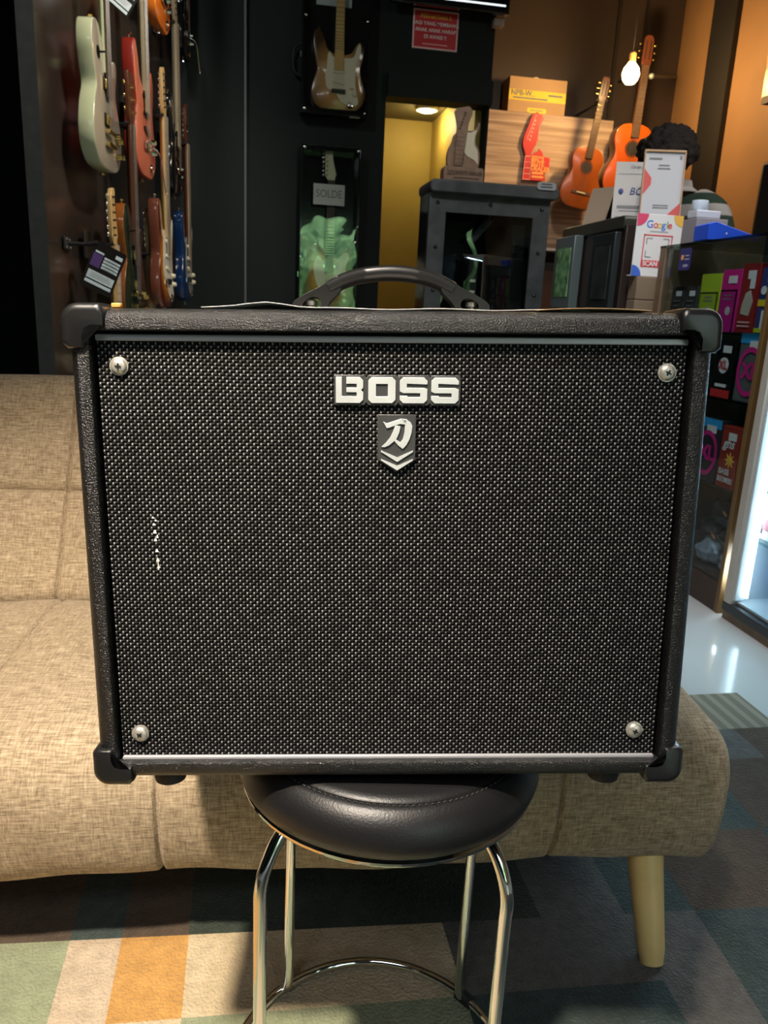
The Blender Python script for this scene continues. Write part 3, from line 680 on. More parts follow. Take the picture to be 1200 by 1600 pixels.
# ================================================================== SOFA
def sofa():
    root = thing('sofa', 'beige linen armless sofa bed with tufted seams and tapered wooden legs behind the stool', 'sofa', (.680, .860, 0), R(-4))
    L_ = 1.95
    def grooves(x, lst, wd=.007): return sum(math.exp(-((x - s) / wd) ** 2) for s in lst)
    def slab(prof, seamfn, puff, endr, name, dense=()):
        n = 150; v = []; f = []; m = len(prof)
        cy_ = sum(p[0] for p in prof) / m; cz_ = sum(p[1] for p in prof) / m
        cols = [(-endr * (1 - math.cos(PI / 2 * i / 8)), math.sin(PI / 2 * i / 8)) for i in range(9)]
        xs_ = sorted(set([-endr - (L_ - 2 * endr) * i / n for i in range(1, n + 1)] + [q + d_ for q in dense for d_ in [k * .0018 - .018 for k in range(21)]]), reverse=True)
        body = [(x, 1) for x in xs_ if x < -endr]
        tail = [(-L_ + endr * (1 - math.cos(PI / 2 * i / 8)), math.sin(PI / 2 * i / 8)) for i in range(8, -1, -1)]
        allc = cols + body + tail
        for x, k in allc:
            for j, (y, z) in enumerate(prof):
                # shrink by the rounding radius at the ends, not to a point
                a, c = prof[(j + 1) % m], prof[j - 1]; nr = Vector((-(a[1] - c[1]), a[0] - c[0]))
                nr = nr.normalized() if nr.length > 1e-6 else Vector((0, 0))
                inset = endr * (1 - k); g = seamfn(x, j, y, z)
                off = -inset - .0065 * g + puff(x, j)
                v.append((x, y + nr.x * off, z + nr.y * off))
        for i in range(len(allc) - 1):
            for j in range(m): f.append((i * m + j, i * m + (j + 1) % m, (i + 1) * m + (j + 1) % m, (i + 1) * m + j))
        f += [tuple(range(m)), tuple((len(allc) - 1) * m + j for j in range(m))[::-1]]
        return MB().add(v, f).build(name, K['linen'], root, angle=75)
    # the seat: profile is run so that its outward normal is (dz,-dy)
    ctrl = [(.034, .156), (.008, .174), (-.009, .215), (-.017, .270), (-.014, .315), (.002, .348), (.030, .366), (.075, .374), (.16, .378), (.30, .380), (.44, .378), (.515, .366)]
    prof = smooth_pts(ctrl, 5, False) + [(.53, .34), (.54, .30), (.54, .22), (.52, .175), (.46, .158), (.30, .155), (.15, .155)]
    def seat_seam(x, j, y, z):
        s = 0
        if y < .16: s += grooves(x, [-.250, -.797, -1.342], .0032) * (1 if y < .10 else (.16 - y) / .06) * 1.1
        if y > .12 and z > .3: s += grooves(x, [-.472, -1.062, -1.572], .0045) * min(1, (y - .12) / .08)
        if z > .3 and y > .10: s += .35 * math.exp(-((y - .28) / .010) ** 2) * 0
        return s
    def seat_puff(x, j): return .0035 * math.sin(x * 11.5 + 1) + .0015 * math.sin(x * 37 + j * .3)
    slab(prof, seat_seam, seat_puff, .026, 'seat_cushion', (-.25, -.797, -1.342, -.472, -1.062, -1.572))
    # the back: a slab leaning away
    lean = Vector((.225, .385)).normalized(); nrm = Vector((-lean.y, lean.x)); o0 = Vector((.530, .352)); hgt = .488; th = .13
    up = []; steps = 90
    for i in range(steps + 1):
        t = i / steps; e = .0
        if t < .06: e = (1 - t / .06) ** 2 * .02
        if t > .93: e = ((t - .93) / .07) ** 2 * .022
        e += .011 * math.exp(-((t - .475) / .012) ** 2)
        p = o0 + lean * hgt * t + nrm * (-e); up.append((p.x, p.y))
    back = [(p[0] - nrm.x * th, p[1] - nrm.y * th) for p in (up[-1], up[steps // 2], up[0])]
    prof2 = up + back
    def back_seam(x, j, y, z): return grooves(x, [-.472, -1.080, -1.612], .0035) * (1.1 if j <= steps else 0)
    slab(prof2, back_seam, lambda x, j: .003 * math.sin(x * 10) + .002 * math.sin(j * .25), .03, 'backrest', (-.472, -1.080, -1.612))
    for (x, y, dx, dy, lb) in ((-.088, .055, .002, -.078, 0), (-L_ + .11, .055, -.02, -.055, 0), (-.10, .47, .018, .05, 0), (-L_ + .11, .47, -.02, .05, 0)):
        b = MB(); k = 10
        P = [(x + dx * (1 - i / k) ** 1, y + dy * (1 - i / k), .0125 + (.185 - .0125) * i / k) for i in range(k + 1)]
        b.tube(P, [.0165 if i == 0 else .0190 + .0095 * i / k for i in range(k + 1)], 28)
        o = b.build('leg', K['leg_wood'], root)
    return root
sofa()

# ================================================================== GUITARS
STRAT = [(0, 0), (.09, .006), (.150, .050), (.160, .12), (.138, .185), (.128, .24), (.143, .30), (.146, .35), (.125, .388), (.100, .370), (.075, .325), (.033, .310), (-.033, .312), (-.070, .335), (-.088, .385), (-.118, .432), (-.150, .418), (-.156, .35), (-.138, .27), (-.128, .22), (-.150, .155), (-.160, .09), (-.140, .035), (-.08, .004)]
LP = [(0, 0), (.10, .008), (.158, .055), (.170, .12), (.147, .19), (.116, .245), (.125, .295), (.140, .335), (.128, .368), (.092, .358), (.060, .318), (.033, .318), (-.033, .400), (-.080, .438), (-.130, .425), (-.148, .365), (-.132, .30), (-.116, .245), (-.147, .19), (-.170, .12), (-.158, .055), (-.10, .008)]
TELE = [(0, 0), (.10, .006), (.155, .05), (.163, .12), (.140, .19), (.122, .24), (.135, .30), (.142, .345), (.120, .385), (.090, .365), (.065, .325), (.033, .318), (-.033, .372), (-.085, .405), (-.135, .385), (-.145, .33), (-.128, .25), (-.140, .19), (-.163, .12), (-.155, .05), (-.10, .006)]
CLASSIC = [(0, 0), (.11, .008), (.170, .060), (.182, .125), (.160, .195), (.128, .255), (.122, .305), (.138, .365), (.132, .425), (.090, .470), (0, .485), (-.090, .470), (-.132, .425), (-.138, .365), (-.122, .305), (-.128, .255), (-.160, .195), (-.182, .125), (-.170, .060), (-.11, .008)]
def guitar(label, loc, rz, style='strat', body=None, side=None, neck=None, board=None, head=None, guard=None, hard=None, scale=1.0, tilt=0, arm=False, gold=False, name='electric_guitar', heads='strat', knobs=2, lean=0, covers=None):
    t = thing(name, label, 'guitar', loc, rz, rot=(lean, tilt, rz)); t.scale = (scale,) * 3
    out = {'strat': STRAT, 'lp': LP, 'tele': TELE, 'classic': CLASSIC}[style]
    hard = hard or K['chrome']; neck = neck or K['maple']; board = board or K['fret_wood']; head = head or neck
    th = .095 if style == 'classic' else (.052 if style == 'lp' else .044); F_ = -th / 2
    pts = smooth_pts(out, 5)
    b = MB(); n = len(pts)
    # body: front and back faces with a softened rim, the sides may be another colour
    rim = .004 if style in ('classic', 'lp') else .006
    def inset(k):
        r_ = []
        for i in range(n):
            a = Vector(pts[(i + 1) % n]) - Vector(pts[i - 1]); nr = Vector((-a.y, a.x)).normalized(); r_.append((pts[i][0] + nr.x * k, pts[i][1] + nr.y * k))
        return r_
    rings = [(inset(rim), F_, 0), (inset(rim * .3), F_ + rim * .3, 0), (pts, F_ + rim, 1), (pts, -F_ - rim, 1), (inset(rim * .3), -F_ - rim * .3, 1), (inset(rim), -F_, 1)]
    v = [(x, y, z) for r_, y, _ in rings for x, z in r_]
    f = [tuple(range(n))]; mi = [0]
    for k in range(5):
        for i in range(n): f.append((k * n + i, (k + 1) * n + i, (k + 1) * n + (i + 1) % n, k * n + (i + 1) % n)); mi.append(0 if k < 1 else 1)
    f.append(tuple(5 * n + i for i in range(n))[::-1]); mi.append(1)
    b.add(v, f); b.mi = mi
    b.build('body', [body, side or body], t, angle=50)
    zt = {'strat': .31, 'lp': .318, 'tele': .318, 'classic': .485}[style]
    nl = {'strat': .455, 'lp': .40, 'tele': .455, 'classic': .355}[style]; nz = zt + nl
    y0 = F_ - .007
    b = MB(); v = []; f = []; w0, w1 = (.028, .0215) if style != 'classic' else (.030, .026)
    for z, w in ((zt - .02, w0), (nz, w1)):
        v += [(-w, y0, z), (w, y0, z), (w, y0 + .010, z), (w * .5, y0 + .022, z), (-w * .5, y0 + .022, z), (-w, y0 + .010, z)]
    f = [tuple(range(6))[::-1], tuple(range(6, 12))] + [(i, (i + 1) % 6, 6 + (i + 1) % 6, 6 + i) for i in range(6)]
    nk = b.add(v, f).build('neck', neck, t, bevel=.002)
    fb = MB().add([(-w0, y0 - .005, zt - .09), (w0, y0 - .005, zt - .09), (w1, y0 - .005, nz), (-w1, y0 - .005, nz), (-w0, y0 + .0005, zt - .09), (w0, y0 + .0005, zt - .09), (w1, y0 + .0005, nz), (-w1, y0 + .0005, nz)],
                  [(0, 1, 2, 3), (7, 6, 5, 4), (0, 4, 5, 1), (1, 5, 6, 2), (2, 6, 7, 3), (3, 7, 4, 0)])
    b = fb; sc = {'strat': .648, 'lp': .628, 'tele': .648, 'classic': .65}[style]
    for i in range(1, 20):
        z = nz - sc * (1 - 2 ** (-i / 12))
        w = w1 + (w0 - w1) * (nz - z) / nl; b.box(-w, w, y0 - .0065, y0 - .0049, z - .001, z + .001, 1)
    b.build('fretboard', [board, hard], nk, smooth=False)
    # headstock
    if heads == 'strat': hp = [(.021, 0), (.024, .02), (.030, .035), (.020, .07), (.008, .12), (.006, .15), (.014, .172), (.004, .186), (-.022, .180), (-.040, .155), (-.040, .03), (-.030, .012), (-.021, 0)]
    elif heads == 'lp': hp = [(.021, 0), (.038, .03), (.040, .12), (.042, .17), (.022, .178), (0, .168), (-.022, .178), (-.042, .17), (-.040, .12), (-.038, .03), (-.021, 0)]
    else: hp = [(.026, 0), (.034, .015), (.034, .16), (.024, .178), (0, .183), (-.024, .178), (-.034, .16), (-.034, .015), (-.026, 0)]
    if heads == 'classic':
        hs = MB().prism([(x, nz + z) for x, z in hp], y0, y0 + .016).build('headstock', head, t, bevel=.002)
        MB().box(-.020, -.011, y0 - .0006, y0 + .0166, nz + .035, nz + .150).box(.011, .020, y0 - .0006, y0 + .0166, nz + .035, nz + .150).build('string_slot', K['black'], hs, smooth=False)
    else: hs = MB().prism([(x, nz + z) for x, z in hp], y0, y0 + .014).build('headstock', head, t, bevel=.002)
    for i in range(6):
        if heads == 'strat': px, pz, tx = -.028, nz + .030 + i * .0245, -.052
        else: s_ = -1 if i < 3 else 1; px, pz, tx = s_ * .027, nz + .045 + (i % 3) * .042, s_ * .054
        b = MB()
        if heads != 'classic': b.lathe([(.0035, y0 - .010), (.0045, y0 - .002), (.0045, y0)], (px, 0, pz), 10, 'Y')
        b.tube([(px, y0 + .012, pz), (tx * .9, y0 + .012, pz)], .002, 6); b.ball((tx, y0 + .012, pz), .0085, 6, sq=(.9, .5, 1))
        b.build('tuning_peg', hard, t)
    # body hardware
    if style == 'classic':
        MB().lathe([(.0001, F_ - .0012), (.042, F_ - .0012), (.042, F_ + .001)], (0, 0, .325), 32, 'Y').build('sound_hole', K['black'], t)
        b = MB(); n_ = 40
        for r0, r1 in ((.043, .056),):
            v = [(r * math.cos(2 * PI * i / n_), F_ - .0008, .325 + r * math.sin(2 * PI * i / n_)) for r in (r0, r1) for i in range(n_)]
            b.add(v, [(i, (i + 1) % n_, n_ + (i + 1) % n_, n_ + i) for i in range(n_)])
        o = b.build('rosette', K['mahog'], t, smooth=False); o.modifiers.new('s', 'SOLIDIFY').thickness = .0006
        br = MB().box(-.085, .085, F_ - .006, F_, .112, .136).build('bridge', K['fret_wood'], t, bevel=.002)
        MB().box(-.04, .04, F_ - .011, F_ - .006, .120, .128).build('saddle', K['cream'], br, smooth=False)
        MB().box(-.045, .045, F_ - .0065, F_ - .0055, .113, .117).build('tie_block', K['brass'], br, smooth=False)
        zs = .124
    else:
        zs = .085 if style == 'lp' else .105
        if guard:
            if style == 'strat': gp = [(.02, .055), (.075, .035), (.115, .045), (.120, .075), (.105, .13), (.098, .20), (.105, .26), (.128, .33), (.122, .375), (.105, .355), (.085, .300), (.033, .292), (-.033, .292), (-.055, .318), (-.068, .300), (-.072, .24), (-.080, .18), (-.068, .125), (-.02, .105)]
            elif style == 'tele': gp = [(.02, .10), (.10, .12), (.112, .20), (.105, .27), (.125, .33), (.10, .36), (.033, .30), (-.033, .30), (-.075, .33), (-.098, .27), (-.085, .19), (-.055, .13)]
            else: gp = [(.04, .14), (.075, .15), (.095, .21), (.060, .30), (.036, .31)]
            MB().prism(smooth_pts(gp, 4), F_ - .0025, F_ + .001).build('pickguard', guard, t, bevel=.0008)
        fy = F_ - .0025
        if style == 'strat':
            for z, a in ((.275, 0), (.215, 0), (.160, .18)):
                o = MB().prism(rrect(-.038, .038, -.008, .008, .007), fy - .006, fy + .002).build('pickup', covers or K['cream'], t, bevel=.001); o.location = (0, 0, z); o.rotation_euler = (0, a, 0)
            MB().box(-.042, .042, fy - .009, fy, .095, .122).build('bridge', hard, t, bevel=.002)
            kp = [(.078, .135), (.095, .10), (.105, .068)]
            jp = [(.055 + .0, .045)]
            MB().lathe([(.001, fy - .001), (.010, fy - .002), (.015, fy - .0045), (.019, fy)], (.072, 0, .040), 24, 'Y').build('jack_plate', hard, t)
        elif style == 'lp':
            for z in (.265, .155):
                o = MB().box(-.044, .044, F_ - .004, F_ + .001, z - .021, z + .021).build('pickup_ring', K['gloss_black'], t, bevel=.002)
                MB().box(-.035, .035, F_ - .010, F_ - .003, z - .016, z + .016).build('pickup_cover', hard, o, bevel=.002)
            MB().box(-.045, .045, F_ - .018, F_ - .008, .113, .125).tube([(-.038, F_, .119), (-.038, F_ - .016, .119)], .004, 8).tube([(.038, F_, .119), (.038, F_ - .016, .119)], .004, 8).build('bridge', hard, t, bevel=.002)
            MB().box(-.048, .048, F_ - .016, F_ - .006, .070, .086).tube([(-.040, F_, .078), (-.040, F_ - .012, .078)], .005, 8).tube([(.040, F_, .078), (.040, F_ - .012, .078)], .005, 8).build('tailpiece', hard, t, bevel=.003)
            kp = [(.088, .125), (.105, .060), (.125, .115), (.140, .065)]
            MB().lathe([(.020, F_ - .001), (.020, F_ + .001)], (-.085, 0, .345), 20, 'Y').tube([(-.085, F_, .345), (-.080, F_ - .022, .348)], .003, 8).build('selector_switch', K['gloss_black'], t)
        else:
            for z in (.270, .125):
                MB().prism(rrect(-.040, .040, z - .010, z + .010, .008), fy - .006, fy + .002).build('pickup', hard, t, bevel=.001)
            MB().box(-.042, .042, fy - .008, fy, .080, .150).build('bridge', hard, t, bevel=.002)
            kp = [(.100, .10), (.100, .065)]
        for (x, z) in kp[:max(knobs, 2)]:
            MB().lathe([(.001, fy - .017), (.008, fy - .017), (.011, fy - .004), (.012, fy)], (x, 0, z), 20, 'Y').build('knob', (K['cream'] if (guard is not None and not gold and guard is not K['gloss_black']) else hard), t)
        if arm:
            MB().tube(smooth_pts([(.030, fy - .008, .110), (.045, fy - .030, .100), (.060, fy - .040, .070), (.075, fy - .045, .0), (.085, fy - .05, -.045)], 5, False), [.0028] * 20 + [.0045]).build('tremolo_arm', hard, t)
        for (x, y, z, d_) in ((0, 0, -.002, (0, 0, -1)), (out[13][0] if style != 'lp' else -.07, 0, (out[14][1] + .04) if style != 'lp' else .438, (0, 0, 1))):
            if style != 'lp' and z > 0: x, z = -.122, .434
            if style == 'tele' and z > 0: x, z = -.085, .404
            MB().lathe([(.003, 0), (.004, .008), (.009, .012), (.009, .016), (.001, .017)], (x, 0, z) if z > 0 else (0, 0, 0), 14).build('strap_button', hard, t) if z > 0 else MB().lathe([(.003, 0), (.004, -.008), (.009, -.012), (.009, -.016), (.001, -.017)], (0, 0, 0), 14).build('strap_button', hard, t)
    b = MB()
    for i in range(6):
        k = -1 + 2 * i / 5; zb = zs + .02
        b.tube([(k * .026, F_ - .013, zb), (k * .017, y0 - .008, nz)], .0005, 4)
    b.build('strings', mat('string_steel', (.6, .6, .58), .3, metal=1) if 'st' not in K else K['st'], t)
    t['neck_top'] = nz * scale
    return t
K['st'] = mat('string_steel', (.6, .6, .58), .3, metal=1)
def hanger(label, x, y, z, wallx=None, rz=PI / 2, arm=.09):
    # local -Y points away from the wall, local origin under the headstock
    t = thing('wall_hanger', label, 'hanger', (x, y, z), rz, 'black hangers on the guitar wall' if wallx is None else None)
    MB().tube([(0, arm, 0), (0, .012, 0)], .006, 8).build('arm', K['black'], t)
    MB().tube(smooth_pts([(-.034, -.03, .006), (-.034, -.01, 0), (-.02, .012, -.002), (.02, .012, -.002), (.034, -.01, 0), (.034, -.03, .006)], 4, False), .006, 8).build('yoke', K['rubber'], t)
    MB().box(-.03, .03, arm - .008, arm, -.045, .045).build('wall_plate', K['black'], t, bevel=.002)
    return t

gold = K['brass']; chr_ = K['chrome']
def left_guitar(px, py, Y, label, top=True, hl=None, **kw):
    """hang a guitar on the board wall: (px,py) is where the bottom of its body shows, Y its distance"""
    p = at_y(px, py, Y); ang = R(90) - math.atan(.10)
    sc = kw.pop('scale', 1.0)
    g_ = guitar(label, p, ang, scale=sc, **kw)
    nz = g_['neck_top']; del g_['neck_top']
    if hl:
        gap = p.x - wx(p.y)
        hanger(hl, p.x, p.y, p.z + nz - .004, rz=ang, arm=max(.03, gap - .004))
    return g_
A_cream = mat('aged_cream_lacquer', (.62, .66, .42), .18, coat=.4); A_face = mat('silver_grey_lacquer', (.36, .31, .24), .15, coat=.5)
left_guitar(160, 266, 2.95, 'cream single-cut electric guitar with gold pickups hanging nearest at the upper left', style='lp', body=A_face, side=A_cream, neck=A_cream, hard=gold, heads='lp', gold=True, knobs=4, hl='black hanger holding the cream single-cut guitar', scale=.98)
A_red = mat('matte_red', (.27, .018, .010), .38); A_coral = mat('coral_red_top', (.55, .14, .08), .30)
left_guitar(221, 277, 3.45, 'red double-horn electric guitar with black pickups and long tremolo arm, right of the cream guitar', style='strat', body=A_coral, side=A_red, neck=K['dull_maple'], board=K['dull_maple'], covers=K['gloss_black'], arm=True, hl='black hanger above the red guitar', scale=1.06)
A_or = mat('orange_lacquer', (.80, .20, .02), .15, coat=.5)
left_guitar(247, 46, 3.85, 'bright orange electric guitar cut by the top edge of the picture', style='strat', body=A_or, side=A_or, hl='black hanger above the orange guitar')
left_guitar(272, 305, 4.27, 'black electric guitar with chrome bridge and gold-brown neck, right of the red guitar', style='strat', body=K['gloss_black'], neck=K['dull_maple'], board=K['dull_maple'], guard=K['gloss_black'], covers=K['gloss_black'], hl='black hanger above the black guitar with the brown neck')
left_guitar(286, 92, 4.66, 'black electric guitar with chrome tremolo arm at the top far end of the wall', style='strat', body=K['gloss_black'], guard=K['gloss_black'], covers=K['gloss_black'], arm=True, hl='black hanger above the far black guitar')
# lower row
p = at_y(166, 384, 2.50); ng = .318 + .455
left_guitar(172, 640, 2.95, 'maple-headed electric guitar whose headstock carries the black price card', style='tele', body=mat('butter_lacquer', (.5, .42, .24), .2), neck=K['maple'], board=K['maple'], guard=K['gloss_black'], hl='black hanger behind the price card')
D_ = [o for o in COL.objects if o.get('label', '').startswith('maple-headed')][0]; D_.location = at_y(168, 382, 2.95) - Vector((0, 0, ng))
hg = [o for o in COL.objects if o.get('label', '') == 'black hanger behind the price card'][0]; hg.location.z = D_.location.z + ng - .004; hg.location.x = D_.location.x
A_burst = mat('tobacco_brown_lacquer', (.24, .075, .015), .14, coat=.6, vary=(5, .4)); A_dkg = mat('black_green_lacquer', (.012, .022, .014), .12, coat=.5)
p = at_y(203, 328, 3.00)
left_guitar(203, 480, 3.20, 'brown single-cut electric guitar with pale edge binding and gold parts in the lower row', style='lp', body=A_dkg, side=A_burst, neck=K['mahog'], hard=gold, heads='lp', gold=True, knobs=4, hl='black hanger holding the brown single-cut guitar')
G2 = [o for o in COL.objects if o.get('label', '').startswith('brown single-cut')][0]; dz = at_y(196, 326, 3.20).z - .43 - G2.location.z; G2.location.z += dz
hg = [o for o in COL.objects if o.get('label', '') == 'black hanger holding the brown single-cut guitar'][0]; hg.location.z += dz
def place_by_head(px, py, Y, label, hl, **kw):
    """(px,py) is where the nut (top of the neck) shows"""
    st = kw.get('style', 'strat'); sc = kw.get('scale', 1.0)
    nz = {'strat': .765, 'lp': .718, 'tele': .773}[st] * sc
    p = at_y(px, py, Y); ang = R(90) - math.atan(.10)
    g_ = guitar(label, p - Vector((0, 0, nz)), ang, **kw); del g_['neck_top']
    hanger(hl, p.x, p.y, p.z - .004, rz=ang, arm=max(.03, p.x - wx(p.y) - .004))
place_by_head(225, 396, 3.55, 'gold-brown headed electric guitar half hidden between the brown guitar and the sunburst one', 'black hanger above the gold-brown headed guitar', style='tele', body=mat('olive_lacquer', (.05, .05, .03), .2), neck=K['maple'], board=K['maple'])
place_by_head(243, 402, 3.80, 'black-headed electric guitar squeezed behind the sunburst guitar', 'black hanger above the black headed guitar', style='strat', body=K['gloss_black'], head=K['gloss_black'], neck=K['mahog'], heads='strat')
A_sb = burst_material('sunburst_lacquer', (.75, .28, .03), (.10, .02, .01), 0, .2, .08, .19)
place_by_head(247, 182, 3.62, 'sunburst electric guitar with worn white pickguard in the lower row', 'black hanger above the sunburst guitar', style='strat', body=A_sb, side=mat('sunburst_edge', (.16, .05, .03), .15, coat=.5), neck=K['maple'], board=K['dull_maple'], guard=mat('pearl_white', (.62, .62, .55), .25, vary=(40, .2)), hard=chr_)
A_blue = mat('deep_blue_lacquer', (.006, .028, .10), .12, coat=.6)
place_by_head(284, 225, 4.35, 'deep blue electric guitar at the far end of the lower row', 'black hanger above the blue guitar', style='strat', body=A_blue, neck=K['mahog'], board=K['dull_maple'], guard=mat('silver_guard', (.35, .40, .42), .2, metal=.5))
def price_card(px, py, Y, ang, label, w=.105, h=.155, rz=R(25)):
    p = at_y(px, py, Y); t = thing('price_card', label, 'price card', p, rot=(0, ang, rz))
    MB().prism(rrect(-w / 2, w / 2, -h / 2, h / 2, .006), 0, .002).build('card', K['gloss_black'], t)
    b = MB(); b.box(-w * .45, -w * .15, -.0012, 0, -.005, .038); b.build('purple_panel', mat('purple_print', (.07, .03, .14), .4), t, smooth=False)
    b = MB()
    for i in range(4): b.box(-w * .10, w * .42, -.0012, 0, .030 - i * .0105, .0375 - i * .0105)
    b.box(-w * .42, w * .42, -.0012, 0, -.045, -.018); b.box(-w * .42, w * .42, -.0012, 0, -.060, -.050); b.box(w * .2, w * .42, -.0012, 0, .048, .060); b.box(-w * .42, -w * .15, -.0012, 0, .041, .047)
    b.build('print_lines', mat('pale_print', (.50, .58, .60), .4), t, smooth=False)
    b = MB(); bars(b, w * .16, .033, w * .4, .0012, 4, .0105, -.0014); bars(b, 0, -.024, w * .7, .0015, 3, .006, -.0014); b.build('small_print', K['grey_print'], t, smooth=False)
    MB().tube([(0, .001, h / 2 - .006), (.008, .004, h / 2 + .02), (.004, .01, h / 2 + .035)], .0008, 6).build('string', K['black'], t)
price_card(162, 421, 2.78, R(24), 'black price card with white print lines hanging tilted from the lower left headstock')
price_card(193, -14, 3.15, R(30), 'black price card whose lower tip hangs into the top of the picture', w=.10, h=.13)
# empty hanger with chrome studs left of the price card
p = at_y(122, 381, 2.80); sh = thing('empty_wall_hanger', 'empty black wall hanger with small chrome studs left of the price card', 'hanger', (wx(2.8) + .002, 2.8, p.z), R(90))
MB().box(-.035, .035, -.008, 0, -.02, .02).build('wall_plate', K['black'], sh, bevel=.002)
MB().tube([(0, -.006, 0), (.0, -.07, .0)], .006, 8).build('arm', K['black'], sh)
MB().tube([(-.03, -.105, .006), (-.03, -.08, 0), (0, -.07, 0), (.03, -.08, 0), (.03, -.105, .006)], .007, 8).build('yoke', K['rubber'], sh)
for x, z in ((-.025, .012), (.025, .012), (-.025, -.012), (.025, -.012)): MB().ball((x, -.009, z), .004, 6).build('stud', K['chrome'], sh)

# dark gig bag behind the board wall, far left
p = at_y(5, 480, 2.25)
b = MB(); pts = smooth_pts([(0, 0), (.17, .02), (.20, .15), (.17, .30), (.19, .42), (.13, .58), (.06, .72), (.05, 1.02), (-.05, 1.02), (-.06, .72), (-.13, .58), (-.19, .42), (-.17, .30), (-.20, .15), (-.17, .02)], 5)
gb = thing('gig_bag', 'black padded guitar bag standing in the dark gap at the far left', 'guitar bag', (-.98, 2.9, .0), R(8))
MB().prism([(x, z + .01) for x, z in pts], -.07, .07).build('bag', K['black'], gb, bevel=.03, segs=3)
MB().prism(smooth_pts([(-.11, .12), (.11, .12), (.12, .34), (-.12, .34)], 4), -.095, -.065).build('front_pocket', mat('dark_nylon', (.016, .016, .017), .5), gb, bevel=.012)
MB().tube([(.13, -.097, .30), (.13, -.10, .27)], .006, 8).build('zip_pull', K['chrome'], gb)

# ================================================================== BACK WALL THINGS
def display_case(name, label, x0, x1, z0, z1, Yb, pane='acrylic'):
    t = thing(name, label, 'display case', ((x0 + x1) / 2, Yb, z0)); w = (x1 - x0) / 2; h = z1 - z0; d_ = .108
    MB().box(-w, w, -.02, -.001, 0, h).build('back_panel', K['gloss_black'], t, bevel=.002)
    b = MB(); e = .014
    b.box(-w, -w + e, -d_, -.02, 0, h); b.box(w - e, w, -d_, -.02, 0, h); b.box(-w + e, w - e, -d_, -.02, 0, .03); b.box(-w + e, w - e, -d_, -.02, h - .03, h)
    b.build('frame', K['gloss_black'], t, smooth=False)
    MB().box(-w + .004, w - .004, -d_ - .006, -d_ - .002, .004, h - .004).build('front_cover', K[pane], t, smooth=False)
    for sx in (-1, 1):
        for z in (.02, h / 2, h - .02): MB().lathe([(.001, -d_ - .010), (.006, -d_ - .0085), (.007, -d_ - .006)], (sx * (w - .02), 0, z), 14, 'Y').build('screw', K['chrome'], t)
        o = MB().box(sx * w - (0 if sx > 0 else .006), sx * w + (.006 if sx > 0 else 0), -.06, -.03, h * .3, h * .3 + .03).build('hinge', K['brass'] if sx > 0 else K['chrome'], t, smooth=False)
    return t
a = at_y(472, 0, YB - .06); c = at_y(572, 187, YB - .06)
dc = display_case('guitar_display_case', 'tall black wall case with clear front holding the two-tone guitar, upper one of two', a.x, c.x, c.z, c.z + .98, YB, 'acrylic_flat')
MB().tube(smooth_pts([(-(c.x - a.x) / 2, -.05, .36), (-(c.x - a.x) / 2 - .035, -.05, .34), (-(c.x - a.x) / 2 - .045, -.05, .28), (-(c.x - a.x) / 2 - .035, -.05, .22), (-(c.x - a.x) / 2, -.05, .20)], 5, False), .008, 8).build('carry_handle', K['black'], dc)
pp = at_y(523, 4, YB - .05)
o = MB().box(-.10, .10, -.004, 0, -.01, .12).build('title_card', mat('pale_card', (.40, .44, .46), .5), dc, smooth=False); o.location = (pp.x - dc.location.x, -.022, pp.z - dc.location.z)
o = MB().box(-.03, .03, -.002, 0, -.008, .008).build('small_plate', K['screw'], dc, smooth=False); pp = at_y(554, 182, YB - .09); o.location = (pp.x - dc.location.x, -.088, pp.z - dc.location.z)
A_2t = burst_material('two_tone_sunburst', (.50, .26, .09), (.06, .03, .015), .01, .16, .13, .26)
pg = at_y(527, 176, YB - .05)
g_ = guitar('two-tone brown electric guitar with cream pickguard inside the upper wall case', (pg.x, YB - .052, pg.z), 0, style='strat', body=A_2t, neck=K['dull_maple'], board=K['maple'], guard=K['cream'], scale=.96); del g_['neck_top']
a = at_y(470, 226, YB - .06); c = at_y(563, 228, YB - .06)
dc2 = display_case('guitar_display_case', 'black wall case with clear wavy cover mirroring green leaves, lower one of two', a.x, c.x, a.z - 1.05, a.z, YB)
pg = at_y(517, 283, YB - .05)
g_ = guitar('pale-headed sunburst guitar inside the lower wall case behind the sale card', (pg.x, YB - .052, pg.z - .773 * .96), 0, style='tele', body=A_sb, neck=K['dull_maple'], head=mat('pale_maple', (.70, .66, .45), .3), board=K['fret_wood'], guard=K['cream'], scale=.96); del g_['neck_top']
cd = thing('sale_card', 'small white card with thin lettering inside the lower wall case', 'card', at_y(514, 305, YB - .100))
MB().box(-.092, .092, -.001, 0, -.055, .060).build('card', mat('white_card', (.62, .62, .60), .6), cd, smooth=False)
text('lettering', 'SOLDE', .060, K['grey_print'], cd, (0, -.0015, .005), sx=.85)

# red notice
c = at_y(680, 48, YB); sg = thing('notice_sign', 'small red notice with white and yellow lettering on the black wall', 'sign', (c.x, YB - .002, c.z))
w, h = .135, .102
MB().box(-w, w, -.006, 0, -h, h).build('backing', mat('pale_rim', (.80, .55, .55), .5), sg, smooth=False)
MB().box(-w + .009, w - .009, -.0075, -.006, -h + .009, h - .009).build('red_face', K['red'], sg, smooth=False)
text('heading', 'PERHATIAN !!', .030, K['yellow'], sg, (0, -.008, .066), bold=.0003)
for s_, z in (('BAGI YANG MEMBAWA', .030), ('ANAK ANAK HARAP', -.004), ('DI AWASI !!', -.038)): text('lettering', s_, .0275, K['white'], sg, (0, -.008, z), sx=.95, bold=.0003)
b = MB(); bars(b, 0, -.073, .15, .005, 1, .01, -.0078, 0); b.build('small_print', K['pink_line'], sg, smooth=False)
